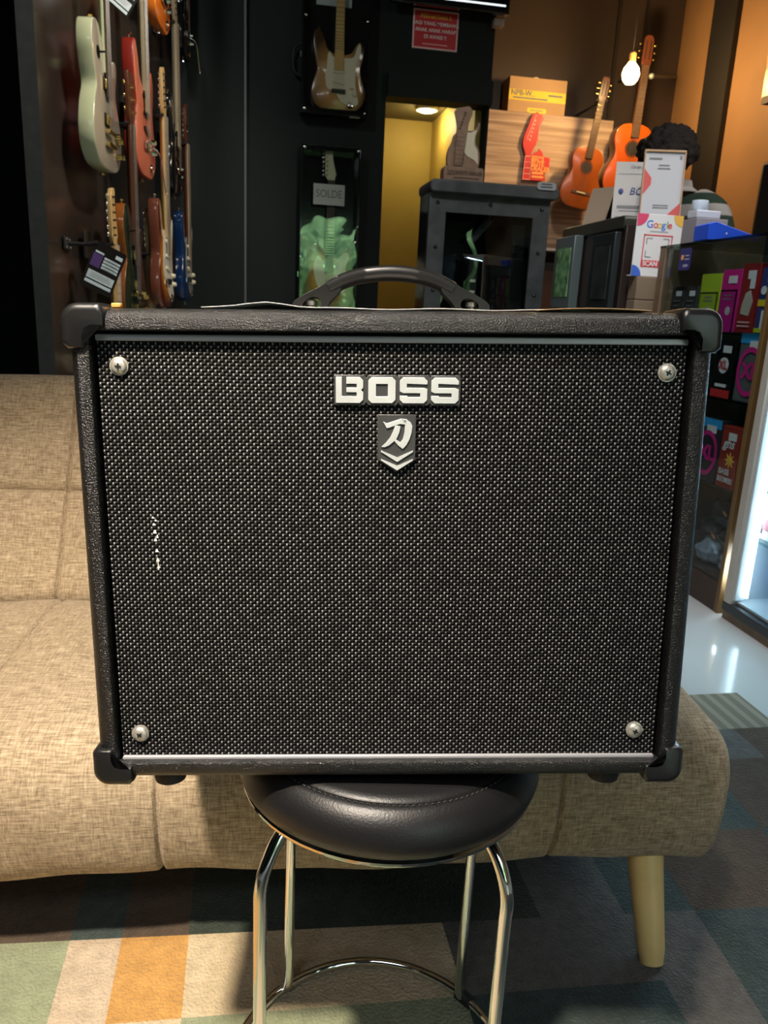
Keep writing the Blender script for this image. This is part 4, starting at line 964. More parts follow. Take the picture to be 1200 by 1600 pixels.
# television on the wall at the top
a = at_y(608, 9, YB - .10); c = at_y(794, 20, YB - .10)
tv = thing('television', 'black television whose lower edge hangs over the corridor opening', 'television', ((a.x + c.x) / 2, YB, (a.z + c.z) / 2)); w = (c.x - a.x) / 2
MB().box(-w, w, -.13, -.09, 0, .42).build('bezel', K['gloss_black'], tv, bevel=.006)
MB().box(-w + .012, w - .012, -.132, -.130, .02, .41).build('screen', mat('dark_screen', (.005, .006, .008), .1), tv, smooth=False)
MB().box(-.04, .35 * w + .2, -.1335, -.132, .034, .044).build('caption_bar', mat('lit_caption', (.9, .95, .95), .5, emit=((.9, .97, 1), 1.0)), tv, smooth=False)
MB().box(-.12, .12, -.09, -.051, .05, .30).build('wall_bracket', K['black'], tv, smooth=False)
MB().box(w - .07, w - .01, -.07, -.02, -.045, .0).build('cable_box', mat('pale_plastic', (.35, .28, .24), .5), tv, bevel=.004)

# plank panel with dealer sign, carton on top
Yp = 5.90; a = at_y(764, 170, Yp); c = at_y(960, 183, Yp); bz = at_y(800, 385, Yp).z
pn = thing('plank_partition', 'pale plank-clad partition behind the dark cabinet and the cedar guitar', 'partition', ((a.x + c.x) / 2, Yp, 0)); w = (c.x - a.x) / 2
MB().box(-w, w, 0, .18, bz, a.z).build('plank_cladding', K['plank'], pn, bevel=.004)
b = MB()
for i in range(6): z = bz + (a.z - bz) * (i + .55) / 6; b.box(-w + .004, w - .004, -.0015, 0, z, z + .004)
b.build('plank_joints', mat('pale_joint', (.62, .50, .38), .6), pn, smooth=False)
MB().box(-w, w, .02, .16, .0, bz - .16).build('plinth', mat('dark_brown_board', (.05, .025, .02), .5), pn, smooth=False)
MB().box(-w, w, -.015, .165, bz - .015, bz + .004).build('ledge', K['white'], pn, bevel=.003)
MB().box(-w, -w + .45, .01, .16, bz - .10, bz - .015).build('scalloped_valance', mat('cream_fabric', (.55, .46, .33), .7, bump=(12, .6, .02)), pn, bevel=.01)
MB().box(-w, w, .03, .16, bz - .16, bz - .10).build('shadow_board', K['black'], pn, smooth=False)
a2 = at_y(798, 117, Yp); c2 = at_y(888, 124, Yp)
ct = thing('carton', 'kraft cardboard carton with yellow band on top of the plank partition', 'carton', ((a2.x + c2.x) / 2, Yp + .01, a.z)); w2 = (c2.x - a2.x) / 2; h2 = a2.z - a.z
MB().box(-w2, w2, 0, .16, 0, h2).build('box', K['carton'], ct, bevel=.003)
MB().box(-w2 + .001, w2 - .002, -.002, 0, h2 * .34, h2 * .64).build('yellow_band', K['yellow'], ct, smooth=False)
MB().prism(rrect(-.07, .075, .0 + .002, .035, .012), -.002, 0).build('yellow_sticker', K['yellow'], ct)
text('lettering', 'NPB-W..', .052, K['grey_print'], ct, (-w2 * .52, -.003, h2 * .54), sx=.95, bold=.001)
b = MB(); bars(b, -w2 * .25, h2 * .43, w2 * 1.2, .010, 1, .01, -.0026, 0); bars(b, w2 * .62, h2 * .56, w2 * .5, .012, 1, .01, -.0026, 0); bars(b, .0, .022, .10, .006, 1, .01, -.0026, 0); b.build('small_print', K['grey_print'], ct, smooth=False)
MB().tube(smooth_pts([(-.02, .08, h2), (-.01, .08, h2 + .02), (.02, .08, h2 + .022), (.035, .08, h2)], 4, False), .004, 6).build('carry_handle', K['white'], ct)
# red dealer sign in front of the planks
base = at_y(832, 282, Yp - .03)
ds = thing('dealer_sign', 'red headstock-shaped dealer sign with orange lettering in front of the planks', 'sign', (base.x, Yp - .03, base.z))
U = (at_y(960, 230, Yp).x - at_y(764, 230, Yp).x) / 196
def up_(pts, ox=832, oy=282): return [((x - ox) * U - (oy - y) * U * .06, (oy - y) * U * .86 + (x - ox) * U * .02) for x, y in pts]
neckp = [(816, 282), (820, 242), (815, 226), (817, 212), (824, 194), (829, 180), (836, 174), (846, 178), (847, 184), (841, 196), (840, 208), (839, 218), (832, 232), (829, 240), (828, 282)]
MB().prism(up_(neckp), 0, .012).build('headstock_panel', K['red_gloss'], ds, bevel=.003)
b = MB(); q = up_([(816, 281), (819.5, 244), (829, 244), (827.5, 281)])
for i in range(4): b.tube([(q[i][0], -.001, q[i][1]), (q[(i + 1) % 4][0], -.001, q[(i + 1) % 4][1])], .003, 6)
for k in (.25, .5, .75): b.tube([(q[0][0] + (q[1][0] - q[0][0]) * k, -.001, q[0][1] + (q[1][1] - q[0][1]) * k), (q[3][0] + (q[2][0] - q[3][0]) * k, -.001, q[3][1] + (q[2][1] - q[3][1]) * k)], .003, 6)
q = up_([(835, 178), (823, 212), (822, 218)]); b.tube([(x, -.002, z) for x, z in q], .003, 6)
q = up_([(838, 176), (845, 180), (840, 192), (839, 210), (836, 222)]); b.tube([(x, -.002, z) for x, z in q], .0025, 6)
for i in range(6): q = up_([(833.5 - i * 1.5, 188 + i * 6)]); b.ball((q[0][0], -.002, q[0][1]), .008, 6, sq=(1, .3, 1))
b.build('outline', K['pink_line'], ds)
MB().prism(up_([(828, 282), (830, 240), (838, 236), (841, 231), (846, 236), (848, 243), (858, 245), (857, 266), (850, 269), (852, 282)]), -.004, .008).build('lettering_panel', K['red_gloss'], ds, bevel=.003)
for s_, x, y, sz in (("2023'S", 838.5, 247, .042), ('ELITE', 839, 255, .047), ('DEALER', 843, 263.5, .047)):
    q = up_([(x, y)])[0]; text('lettering', s_, sz, K['orange_print'], ds, (q[0], -.006, q[1]), rot=(PI / 2, .06, 0), bold=.0015, sx=.9)
b = MB()
for y in (270, 276): q = up_([(839, y)])[0]; b.box(q[0] - .045, q[0] + .045, -.006, -.004, q[1] - .007, q[1] + .007)
b.build('small_print', K['orange_print'], ds, smooth=False)

# acoustic guitars
def acoustic(label, px_nut, py_nut, Y, tilt, top, hl, scale=1.0):
    p = at_y(px_nut, py_nut, Y); nz = .84 * scale
    dirv = Vector((math.sin(tilt), 0, math.cos(tilt)))
    g_ = guitar(label, p - dirv * nz, 0, style='classic', body=top, side=K['mahog'], neck=K['mahog'], board=K['fret_wood'], head=K['mahog'], hard=K['brass'], heads='classic', name='acoustic_guitar', scale=scale, tilt=tilt)
    del g_['neck_top']
    return p
pA = acoustic('amber cedar-top classical guitar hanging in front of the plank partition', 936, 160, 5.70, R(8.0), K['cedar'], '', .86)
pB = acoustic('bright orange classical guitar hanging right under the bare bulb', 1003, 106, 5.74, R(2.5), K['orange_top'], '', 1.055)
for p, Yw, lb in ((pA, 6.10, 'black arm holding the amber classical guitar'), (pB, 6.10, 'black arm holding the orange classical guitar')):
    h_ = thing('wall_hanger', lb, 'hanger', (p.x, p.y, p.z - .005))
    MB().tube([(0, .012, 0), (0, Yw - p.y - .001, 0)], .008, 8).build('rod', K['black'], h_)
    MB().tube(smooth_pts([(-.036, -.05, .006), (-.036, -.01, 0), (-.02, .014, -.002), (.02, .014, -.002), (.036, -.01, 0), (.036, -.05, .006)], 4, False), .006, 8).build('yoke', K['rubber'], h_)
# curtain rod bracket by the bulb
p = at_y(1040, 120, 5.3)
rb = tag(MB().tube([at_y(1018, 119, 5.55), at_x(1057, 121, 3.25)], .011, 10).ball(at_y(1018, 119, 5.55), .020, 8).build('wall_rod', K['metal_grey']), 'short grey metal rod with ball end beside the bulb', 'rod')
# bare bulb
p = at_y(986, 112, 5.38)
bl = thing('hanging_bulb', 'bare glowing warm bulb hanging in front of the orange guitar', 'light bulb', p); bl.scale = (1.14,) * 3
MB().lathe([(.0001, -.070), (.026, -.063), (.044, -.042), (.050, -.014), (.043, .016), (.026, .038), (.016, .050)], n=28).build('bulb', mat('glowing_bulb', (1, .8, .45), .4, emit=((1, .70, .30), 40)), bl)
MB().lathe([(.016, .048), (.021, .052), (.021, .095), (.010, .105), (.002, .108)], n=20).build('socket', mat('brass_socket', (.5, .28, .10), .35, metal=.8), bl)
MB().tube([(0, 0, .106), (0, 0, (3.6 - p.z) / 1.14)], .003, 8).build('cord', K['black'], bl)
light('bulb_light', 'POINT', p + Vector((0, -.12, -.02)), None, 44, (1, .58, .22), shadow_soft_size=.052)

# ------------------------------------------------------------------ dark glass-fronted cabinet
Yc = 3.60
a = at_y(672, 300, Yc); c = at_y(862, 300, Yc); tz0 = at_y(672, 300, Yc).z; tz1 = at_y(668, 279, Yc).z
cb = thing('gear_cabinet', 'tall distressed black cabinet with studded frame and glass door', 'cabinet', ((a.x + c.x) / 2, Yc, 0)); w = (c.x - a.x) / 2; dp = .20
b = MB(); b.box(-w, -w + .02, .02, dp, 0, tz0); b.box(w - .02, w, .02, dp, 0, tz0); b.box(-w + .02, w - .02, dp - .02, dp, 0, tz0); b.box(-w + .02, w - .02, .02, dp, .0, .06)
b.build('carcass', K['gloss_black'], cb, smooth=False)
MB().prism(rrect(-w - .006, w + .028, tz0, tz1, .022), -.03, dp + .02).build('top_slab', K['ox'], cb, bevel=.006)
e = .078
dr = MB().box(-w, -w + e, 0, .02, .04, tz0).box(w - e, w, 0, .02, .04, tz0).box(-w + e, w - e, 0, .02, tz0 - e, tz0).box(-w + e, w - e, 0, .02, .04, .04 + e).build('door', K['ox'], cb, smooth=False)
MB().box(-w + e, w - e, .009, .013, .04 + e, tz0 - e).build('door_glass', K['smoke'], dr, smooth=False)
for (x, z) in [(-w + e / 2, tz0 - .04), (0, tz0 - .035), (w - e / 2, tz0 - .04)] + [(s * (w - e / 2), tz0 - .04 - .19 * k) for s in (-1, 1) for k in (1, 2, 3, 4)]:
    MB().lathe([(.001, -.008), (.006, -.006), (.010, 0)], (x, 0, z), 14, 'Y').build('stud', K['gloss_black'], dr)
pt = at_y(855, 292, Yc - .04); o = MB().prism([(-.045, -.010), (-.036, -.016), (.036, -.016), (.045, -.010), (.045, .010), (.036, .016), (-.036, .016), (-.045, .010)], -.004, 0).build('maker_plate', mat('grey_plate', (.30, .32, .34), .4, metal=.3), cb)
o.location = (pt.x - cb.location.x, -.031, pt.z + .003)
b = MB(); bars(b, 0, .010, .06, .004, 2, .012, -.0045, .2); q = b.build('print', K['black'], o, smooth=False)
zsh = .935 - .02
MB().box(-w + .02, w - .02, .04, dp - .02, zsh - .02, zsh).build('shelf', K['black'], cb, smooth=False)
# what stands inside it
amph = thing('amp_head', 'black amplifier head on the shelf inside the glass cabinet', 'amplifier head', (cb.location.x + .09, Yc + .11, zsh))
MB().box(-.09, .13, -.055, .055, 0, .27).build('case', mat('dark_case', (.02, .02, .022), .45), amph, bevel=.008)
MB().box(-.08, .12, -.059, -.055, .03, .20).build('front_grille', mat('dark_grille', (.012, .012, .013), .6, bump=(400, .5, .002)), amph, smooth=False)
mx_ = thing('channel_strip', 'upright grey gear strip with lit buttons inside the glass cabinet', 'audio gear', (cb.location.x - .045, Yc + .07, zsh))
MB().box(-.022, .022, -.02, .02, 0, .26).build('case', mat('grey_gear', (.16, .16, .14), .5), mx_, bevel=.003)
for k in range(3): MB().box(-.013, .013, -.024, -.020, .05 + k * .05, .062 + k * .05).build('lit_button', mat('lit_button', (.7, .7, .55), .4, emit=((.8, .8, .6), .5)), mx_, bevel=.002)
pcab = cb.location
b = MB(); P = []
for i in range(90): t = i / 8; P.append((pcab.x + .03 + .020 * math.cos(t * 2 * PI) - .0028 * i / 3, Yc + .10 + .02 * math.sin(t * 2 * PI), tz0 - .09 - .0011 * i))
tag(b.tube(P, .0035, 6).build('coiled_cable', K['white']), 'coiled white cable hanging inside the glass cabinet', 'cable')
tag(MB().box(pcab.x + .155, pcab.x + .215, Yc + .12, Yc + .123, tz0 - .19, tz0 - .10).build('hang_tag', mat('grey_tag', (.45, .45, .45), .6)), 'small grey card hanging inside the right of the glass cabinet', 'card')
tag(MB().tube([(pcab.x + .185, Yc + .121, tz0 - .10), (pcab.x + .185, Yc + .121, tz0)], .001, 5).build('tag_string', K['black']), 'thin string above the grey card in the glass cabinet', 'string')
tag(MB().tube([(pcab.x + .03, Yc + .10, tz0 - .09), (pcab.x + .03, Yc + .10, tz0)], .003, 6).build('cable_hook', K['white']), 'white end of the cable hooked to the cabinet roof', 'hook')
# trophy
pt = at_y(724, 271, Yc + .05)
tr = thing('guitar_trophy', 'engraved wooden guitar-shaped trophy standing on the dark cabinet', 'trophy', (pt.x, Yc + .07, tz1))
u = .60 / 200 * .97
MB().prism(rrect(-.095, .092, 0, .066, .012), -.035, .035).build('plinth', K['walnut'], tr, bevel=.003)
text('year', '2024', .026, K['fret_wood'], tr, (-.055, -.0365, .038), bold=.0008)
text('lettering', 'ELITE DEALER', .021, K['fret_wood'], tr, (.028, -.0365, .040), sx=.85, bold=.0006)
b = MB(); bars(b, .01, .022, .12, .005, 1, .01, -.036, 0); b.build('small_print', K['fret_wood'], tr, smooth=False)
B_ = [(-.060, .066), (.058, .066), (.074, .10), (.070, .14), (.052, .17), (.050, .20), (.066, .235), (.060, .258), (.048, .235), (.030, .222), (.0, .222), (-.02, .222), (-.050, .20), (-.058, .17), (-.076, .13), (-.078, .09)]
MB().prism(smooth_pts(B_, 4), -.012, .012).build('guitar_body', K['walnut'], tr, bevel=.003)
MB().prism(smooth_pts([(.0, .13), (.048, .10), (.066, .085), (.060, .14), (.044, .165), (.044, .20), (.050, .225), (.02, .212), (.0, .212)], 4), -.015, -.012).build('engraved_plate', mat('pale_engraving', (.55, .48, .34), .5), tr)
MB().prism([(-.046, .07), (-.010, .07), (.004, .20), (.010, .25), (.022, .285), (.022, .305), (.006, .318), (-.020, .312), (-.050, .305), (-.060, .290), (-.052, .265), (-.044, .23)], -.024, -.012).build('neck_panel', K['walnut'], tr, bevel=.003)
b = MB()
for i in range(6): b.ball((-.030 + i * .004, -.026, .225 + i * .013), .004, 6)
for i in range(7): b.box(-.042, -.008, -.0255, -.024, .08 + i * .018, .082 + i * .018)
b.build('carved_detail', K['fret_wood'], tr)

# ------------------------------------------------------------------ counter
CX = 1.46; cy0, cy1, ch = 2.98, 3.59, 1.322
cn = thing('shop_counter', 'black and brown sales counter holding two dark framed pictures', 'counter', (CX, (cy0 + cy1) / 2, 0), R(-90))
Lh = (cy1 - cy0) / 2
MB().box(-Lh, Lh, 0, .33, 0, ch - .03).build('body', mat('espresso_board', (.028, .018, .015), .35), cn, bevel=.004)
MB().prism(rrect(-Lh - .01, Lh, ch - .05, ch, .018), -.012, .34).build('worktop', mat('dark_olive_top', (.035, .036, .028), .35), cn, bevel=.004)
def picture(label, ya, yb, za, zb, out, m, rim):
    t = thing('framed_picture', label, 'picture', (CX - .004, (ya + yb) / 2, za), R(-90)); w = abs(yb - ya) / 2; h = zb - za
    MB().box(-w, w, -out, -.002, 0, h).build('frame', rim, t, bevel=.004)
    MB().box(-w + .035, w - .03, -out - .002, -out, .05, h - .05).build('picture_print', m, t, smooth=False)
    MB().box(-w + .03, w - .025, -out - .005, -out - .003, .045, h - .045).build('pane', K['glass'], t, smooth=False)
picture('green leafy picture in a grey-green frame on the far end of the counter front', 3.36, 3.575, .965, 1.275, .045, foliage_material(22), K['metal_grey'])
picture('dark grey picture in a black frame with light edge on the counter front', 3.00, 3.205, .955, 1.262, .03, mat('dark_photo', (.05, .05, .048), .5, vary=(14, .9, (.13, .125, .12))), mat('dark_frame', (.02, .026, .027), .35))
# cartons beside the counter, Google stand on them
def carton(label, x, y, z, w, d_, h):
    t = tag(MB().box(-w / 2, w / 2, -d_ / 2, d_ / 2, 0, h).build('carton', K['brown_carton'], bevel=.003), label, 'carton', 'brown cartons stacked beside the glass case'); t.location = (x, y, z); return t
q0 = at_y(990, 431, 2.92); q1 = at_y(1037, 431, 2.92); cwx = (q0.x + q1.x) / 2; cw = q1.x - q0.x
zt_ = q0.z
cwx += .02
carton('brown carton topmost of the stack, carrying the white sign stand', cwx, 2.93, zt_ - .088, cw + .03, .07, .086)
carton('brown carton directly below the topmost one beside the glass case', cwx, 2.93, zt_ - .178, cw + .03, .07, .088)
t = tag(MB().box(-(cw + .03) / 2, (cw + .03) / 2, -.035, .035, 0, zt_ - .1785).build('pedestal', K['brown_carton']), 'narrow brown pedestal under the two cartons beside the glass case', 'pedestal'); t.location = (cwx, 2.93, 0)
gs = thing('review_stand', 'white review stand with coloured letters and red SCAN bar on the cartons', 'sign', (0, 0, 0))
ga, gb_ = at_y(1001, 333, 2.915), at_y(1064, 335, 2.915); gc = at_y(991, 430, 2.915)
gs.location = ((ga.x + gb_.x) / 2 + .0, 2.915, zt_); w = (gb_.x - ga.x) / 2 + .012; h = ga.z - zt_
MB().box(-w, w, -.004, 0, 0, h).build('panel', K['white'], gs, bevel=.001)
MB().box(-w, w, 0, .03, 0, .004).build('foot', K['white'], gs, smooth=False)
def quarter(cx_, cz_, r, a0, m, nm):
    MB().prism([(cx_, cz_)] + [(cx_ + r * math.cos(R(a0 + 9 * i)), cz_ + r * math.sin(R(a0 + 9 * i))) for i in range(11)], -.0052, -.004).build(nm, m, gs, smooth=False)
quarter(-w + .0005, h - .0005, .045, 270, mat('pink_corner', (.75, .08, .18), .5), 'pink_corner'); quarter(w - .0005, h - .0005, .040, 180, mat('amber_corner', (.85, .50, .10), .5), 'amber_corner'); quarter(-w + .0005, .0005, .040, 0, mat('blue_corner', (.06, .16, .65), .5), 'blue_corner')
gcol = [(.05, .2, .75), (.75, .06, .05), (.85, .55, .03), (.05, .2, .75), (.04, .45, .12), (.75, .06, .05)]
xw = [-.041, -.017, .000, .0165, .031, .042]
for ch_, c_, x_ in zip('Google', gcol, xw): text('letter', ch_, .038, mat('logo_ink', c_, .5), gs, (x_, -.0046, h - .038), bold=.0003)
b = MB(); bars(b, 0, h - .060, .075, .004, 1, .01, -.0044, 0); b.build('small_print', mat('pale_grey_print', (.45, .45, .46), .5), gs, smooth=False)
b = MB()
for (x0, x1, z0_, z1_) in ((-.060, .060, .035, .060), (-.060, .060, h - .078, h - .074), (-.060, -.056, .06, h - .074), (.056, .060, .06, h - .074)): b.box(x0, x1, -.0050, -.004, z0_, z1_)
b.build('red_frame', mat('bright_red_print', (.72, .05, .06), .5), gs, smooth=False)
text('lettering', 'SCAN', .024, K['white'], gs, (-.022, -.0056, .047), bold=.0008)
b = MB()
for sx in (-1, 1):
    for sz in (0, 1):
        z_ = .072 if sz == 0 else h - .088
        b.box(min(sx * .046, sx * .022), max(sx * .046, sx * .022), -.0048, -.004, z_ - .0015, z_ + .0015); b.box(sx * .046 - .0015, sx * .046 + .0015, -.0048, -.004, min(z_, z_ + (.022 if sz == 0 else -.022)), max(z_, z_ + (.022 if sz == 0 else -.022)))
b.build('scan_corners', K['grey_print'], gs, smooth=False)
# paper stands on the counter
def stand(name, label, pc, hh, w, lean, rz, m):
    t = thing(name, label, 'sign', pc, rot=(lean, 0, rz)); MB().box(-w / 2, w / 2, -.003, 0, 0, hh).build('panel', m, t, smooth=False); return t
pb = at_y(985, 334, 3.16); b1 = stand('bank_stand', 'white bank account stand with navy letters on the counter', (1.560, 3.16, ch + .001), .232, .155, R(-8), R(-20), mat('grey_white_card', (.52, .50, .48), .5))
text('lettering', 'BCA', .040, K['navy'], b1, (.022, -.0042, .115), bold=.0004, shear=.2)
MB().ball((-.050, -.004, .115), .010, 6, sq=(1, .2, 1.2)).build('emblem', K['navy'], b1)
text('heading', 'Danga Han', .016, K['grey_print'], b1, (.015, -.0042, .212), shear=.3)
b = MB(); bars(b, .0, .185, .13, .0015, 1, .01, -.0036, 0); bars(b, -.01, .060, .10, .012, 1, .01, -.0036, 0); bars(b, -.01, .040, .08, .003, 1, .01, -.0036, 0); bars(b, .0, .015, .13, .0015, 1, .01, -.0036, 0); b.build('small_print', K['grey_print'], b1, smooth=False)
b2 = stand('payment_stand', 'clear-edged payment stand with red corners beside the bank stand', (1.610, 3.02, ch + .001), .246, .150, R(-6), R(-14), mat('cool_white_card', (.55, .56, .60), .45))
MB().box(-.080, -.075, -.010, .004, 0, .25).box(.075, .080, -.010, .004, 0, .25).box(-.080, .080, -.010, .004, .246, .254).build('clear_frame', mat('amber_clear_edge', (.55, .36, .22), .15), b2, bevel=.001)
MB().prism([(-.075, .085), (-.045, .125), (-.045, .150), (-.075, .185)], -.0045, -.003).prism([(.02, .004), (.075, .004), (.075, .060)], -.0045, -.003).build('red_shapes', mat('soft_red_print', (.62, .10, .10), .5), b2, smooth=False)
b = MB(); bars(b, -.035, .225, .05, .006, 1, .01, -.0040, 0); bars(b, 0, .200, .05, .004, 2, .012, -.0040, .2); bars(b, 0, .050, .06, .003, 2, .009, -.004, 0); bars(b, .062, .235, .008, .012, 1, .01, -.004, 0); b.build('small_print', K['grey_print'], b2, smooth=False)
# easel card seen edge on, far end
t = thing('menu_easel', 'tan and black folded card stand at the far end of the counter', 'card stand', (CX + .05, 3.42, ch + .001), R(-62))
MB().add([(-.06, 0, 0), (.06, 0, 0), (.06, .055, .165), (-.06, .055, .165), (-.06, .004, 0), (.06, .004, 0), (.06, .059, .165), (-.06, .059, .165)], [(0, 1, 2, 3), (7, 6, 5, 4), (0, 4, 5, 1), (1, 5, 6, 2), (2, 6, 7, 3), (3, 7, 4, 0)]).build('front_leaf', mat('tan_card', (.34, .26, .18), .6), t, smooth=False)
MB().add([(-.06, .12, 0), (.06, .12, 0), (.06, .061, .165), (-.06, .061, .165), (-.06, .124, 0), (.06, .124, 0), (.06, .065, .165), (-.06, .065, .165)], [(0, 1, 2, 3), (7, 6, 5, 4), (0, 4, 5, 1), (1, 5, 6, 2), (2, 6, 7, 3), (3, 7, 4, 0)]).build('rear_leaf', K['black'], t, smooth=False)

# ------------------------------------------------------------------ glass case with boxes
GX, gy0, gy1, gh = 1.54, 2.155, 2.845, 1.203; gd = .42
gcase = thing('glass_case', 'wood-edged glass showcase packed with string boxes, behind the right of the amplifier', 'showcase', (GX, (gy0 + gy1) / 2, 0), R(-90))
hl = (gy1 - gy0) / 2                                       # local +x points towards the camera (-Y), local +y into the case
tanw = mat('brown_edge_wood', (.20, .13, .075), .5, vary=(14, .2)); post_l = mat('warm_edge_wood', (.19, .105, .035), .45)
def px_(y): return (gy0 + gy1) / 2 - y                     # world y -> local x
def post(y, wd, m): MB().box(px_(y) - wd / 2, px_(y) + wd / 2, 0, .03, 0, gh).build('corner_post', m, gcase, bevel=.002)
post(gy1 - .022, .042, tanw); post(gy0 + .011, .020, post_l)
MB().box(-hl, -hl + .02, .03, gd, 0, gh - .01).build('end_panel', tanw, gcase, smooth=False)
MB().box(hl - .006, hl - .002, .03, gd, 0, gh - .01).build('near_panel', K['glass'], gcase, smooth=False)
MB().box(-hl, hl, gd, gd + .018, 0, gh - .01).build('rear_panel', mat('mirror_dark_back', (.06, .07, .07), .25), gcase, smooth=False)
MB().box(-hl + .042, hl - .02, .006, .010, .105, gh - .012).build('front_glass', K['glass'], gcase, smooth=False)
MB().box(-hl, hl, 0, gd + .018, gh - .009, gh).build('top_glass', pane_material('smoked_top_glass', (.45, .52, .52), .06, .01), gcase, smooth=False)
MB().box(-hl + .042, hl - .02, .002, gd, .0, .10).build('base_board', mat('dark_brown_base', (.06, .035, .022), .5), gcase, smooth=False)
SZ = (.905, .690, .400, .105)
for z in SZ[:3]: MB().box(-hl + .02, hl - .02, .03, gd - .01, z - .008, z).build('shelf', pane_material('shelf_glass', (.55, .66, .64), .05, .02), gcase, smooth=False)
# sticker on the glass
so = MB().prism(rrect(-.038, .038, -.038, .038, .012), 0, .0012).build('sticker', mat('indigo_print', (.05, .045, .20), .35), gcase); ps_ = at_x(1069, 403, GX); so.location = (px_(ps_.y), .003, ps_.z - .004)
MB().lathe([(.0001, -.0008), (.009, -.0008), (.009, 0)], (-.016, 0, .006), 16, 'Y').build('emblem', K['orange_print'], so)
b = MB(); bars(b, .015, .014, .03, .005, 2, .012, -.0006, .2); bars(b, .010, -.018, .030, .009, 1, .01, -.0006, 0); b.build('print', mat('pale_violet_print', (.4, .4, .55), .4), so, smooth=False)

def pack(label, y, z, w, h, d_, col, panel=None, draw=None, xoff=.035, yaw=0, group='string and pick boxes in the glass case', name='accessory_box', peg=True):
    """a box standing on a shelf of the case with its face to the aisle; y is its centre"""
    t = thing(name, label, 'box', (GX + xoff, y, z), R(-90) + yaw, group)
    MB().box(-w / 2, w / 2, 0, d_, 0, h).build('carton', col, t, bevel=.0015)
    if panel is not None: MB().box(-w / 2 + .008, w / 2 - .010, -.0012, 0, .012, h * .76).build('front_panel', panel, t, smooth=False)
    if peg: MB().box(-w * .12, w * .30, -.0020, 0, h * .78, h * .90).build('price_label', K['white'], t, smooth=False)
    if draw: draw(t, w, h)
    return t
def d_lines(m, n=4):
    def f(t, w, h):
        b = MB(); bars(b, 0, h * .68, w * .6, .004, n, h * .11, -.0022, .4); b.build('print', m, t, smooth=False)
        MB().lathe([(.0001, -.0022), (w * .11, -.0022), (w * .11, -.001)], (w * .12, 0, h * .42), 16, 'Y').build('emblem', K['grey_print'], t)
    return f
z = SZ[0] + .0005
smoke_pack = mat('dark_pack', (.05, .05, .05), .4, vary=(30, .6))
def tops(y): return y
rows = [
 ('grey-black string pack at the far end of the upper shelf', 2.735, .085, .150, smoke_pack, None, d_lines(K['grey_print'])),
 ('second grey-black string pack on the upper shelf, beside the lime one', 2.645, .080, .150, smoke_pack, None, d_lines(K['grey_print']))]
for lb, y, w, h, c_, p_, dr_ in rows: pack(lb, y, z, w, h, .05, c_, p_, dr_)
def d_frame(inner):
    def f(t, w, h):
        MB().box(-w / 2 + .006, w / 2 - .010, -.0016, 0, .0, h * .68).build('black_border', K['gloss_black'], t, smooth=False)
        MB().box(-w / 2 + .010, w / 2 - .016, -.0026, -.001, .0, h * .65).build('inner_panel', inner, t, smooth=False)
        b = MB(); bars(b, -.003, h * .60, w * .5, .004, 2, .012, -.0030, .3); b.build('print', K['grey_print'], t, smooth=False)
        MB().lathe([(.0001, -.0032), (w * .13, -.0032), (w * .13, -.002)], (.006, 0, h * .34), 16, 'Y').build('emblem', mat('pale_disc', (.55, .55, .55), .4), t)
    return f
pack('lime green accessory box on the upper shelf', 2.530, z, .120, .190, .10, K['lime'], None, d_frame(mat('lime_dark', (.36, .50, .02), .4)), peg=False)
pack('magenta accessory box on the upper shelf, between the lime and the red ones', 2.415, z, .105, .200, .10, K['magenta'], None, d_frame(mat('magenta_dark', (.50, .01, .22), .4)))
def d_red(t, w, h):
    MB().prism([(-.025, h * .28), (.018, h * .25), (.030, h * .45), (.012, h * .62), (-.010, h * .58), (-.022, h * .42)], -.0018, 0).build('pale_figure', mat('pale_figure', (.55, .48, .40), .5), t)
    MB().box(.005, .028, -.0020, 0, h * .64, h * .78).build('code_label', K['white'], t, smooth=False)
    b = MB(); bars(b, 0, h * .17, w * .75, .005, 2, .012, -.002, .1); b.build('print', K['pink_line'], t, smooth=False)
pack('glossy dark red foil box with pale figure on the upper shelf', 2.315, z, .090, .215, .10, K['dkred'], None, d_red)
def d_blue(t, w, h):
    MB().box(-w / 2, w / 2, -.0018, 0, h * .42, h * .52).build('yellow_band', K['yellow'], t, smooth=False)
    MB().box(-w * .2, w * .05, -.0018, 0, h * .08, h * .36).build('white_stripe', K['white'], t, smooth=False)
    MB().lathe([(.0001, -.0025), (.013, -.0025), (.013, -.001)], (-w * .25, 0, h * .66), 16, 'Y').build('emblem', K['white'], t)
    MB().box(-w / 2, w / 2, -.0016, 0, h * .02, h * .09).build('lime_band', K['lime'], t, smooth=False)
pack('dark blue and yellow box nearest on the upper shelf', 2.215, z, .085, .200, .10, K['navy'], None, d_blue)
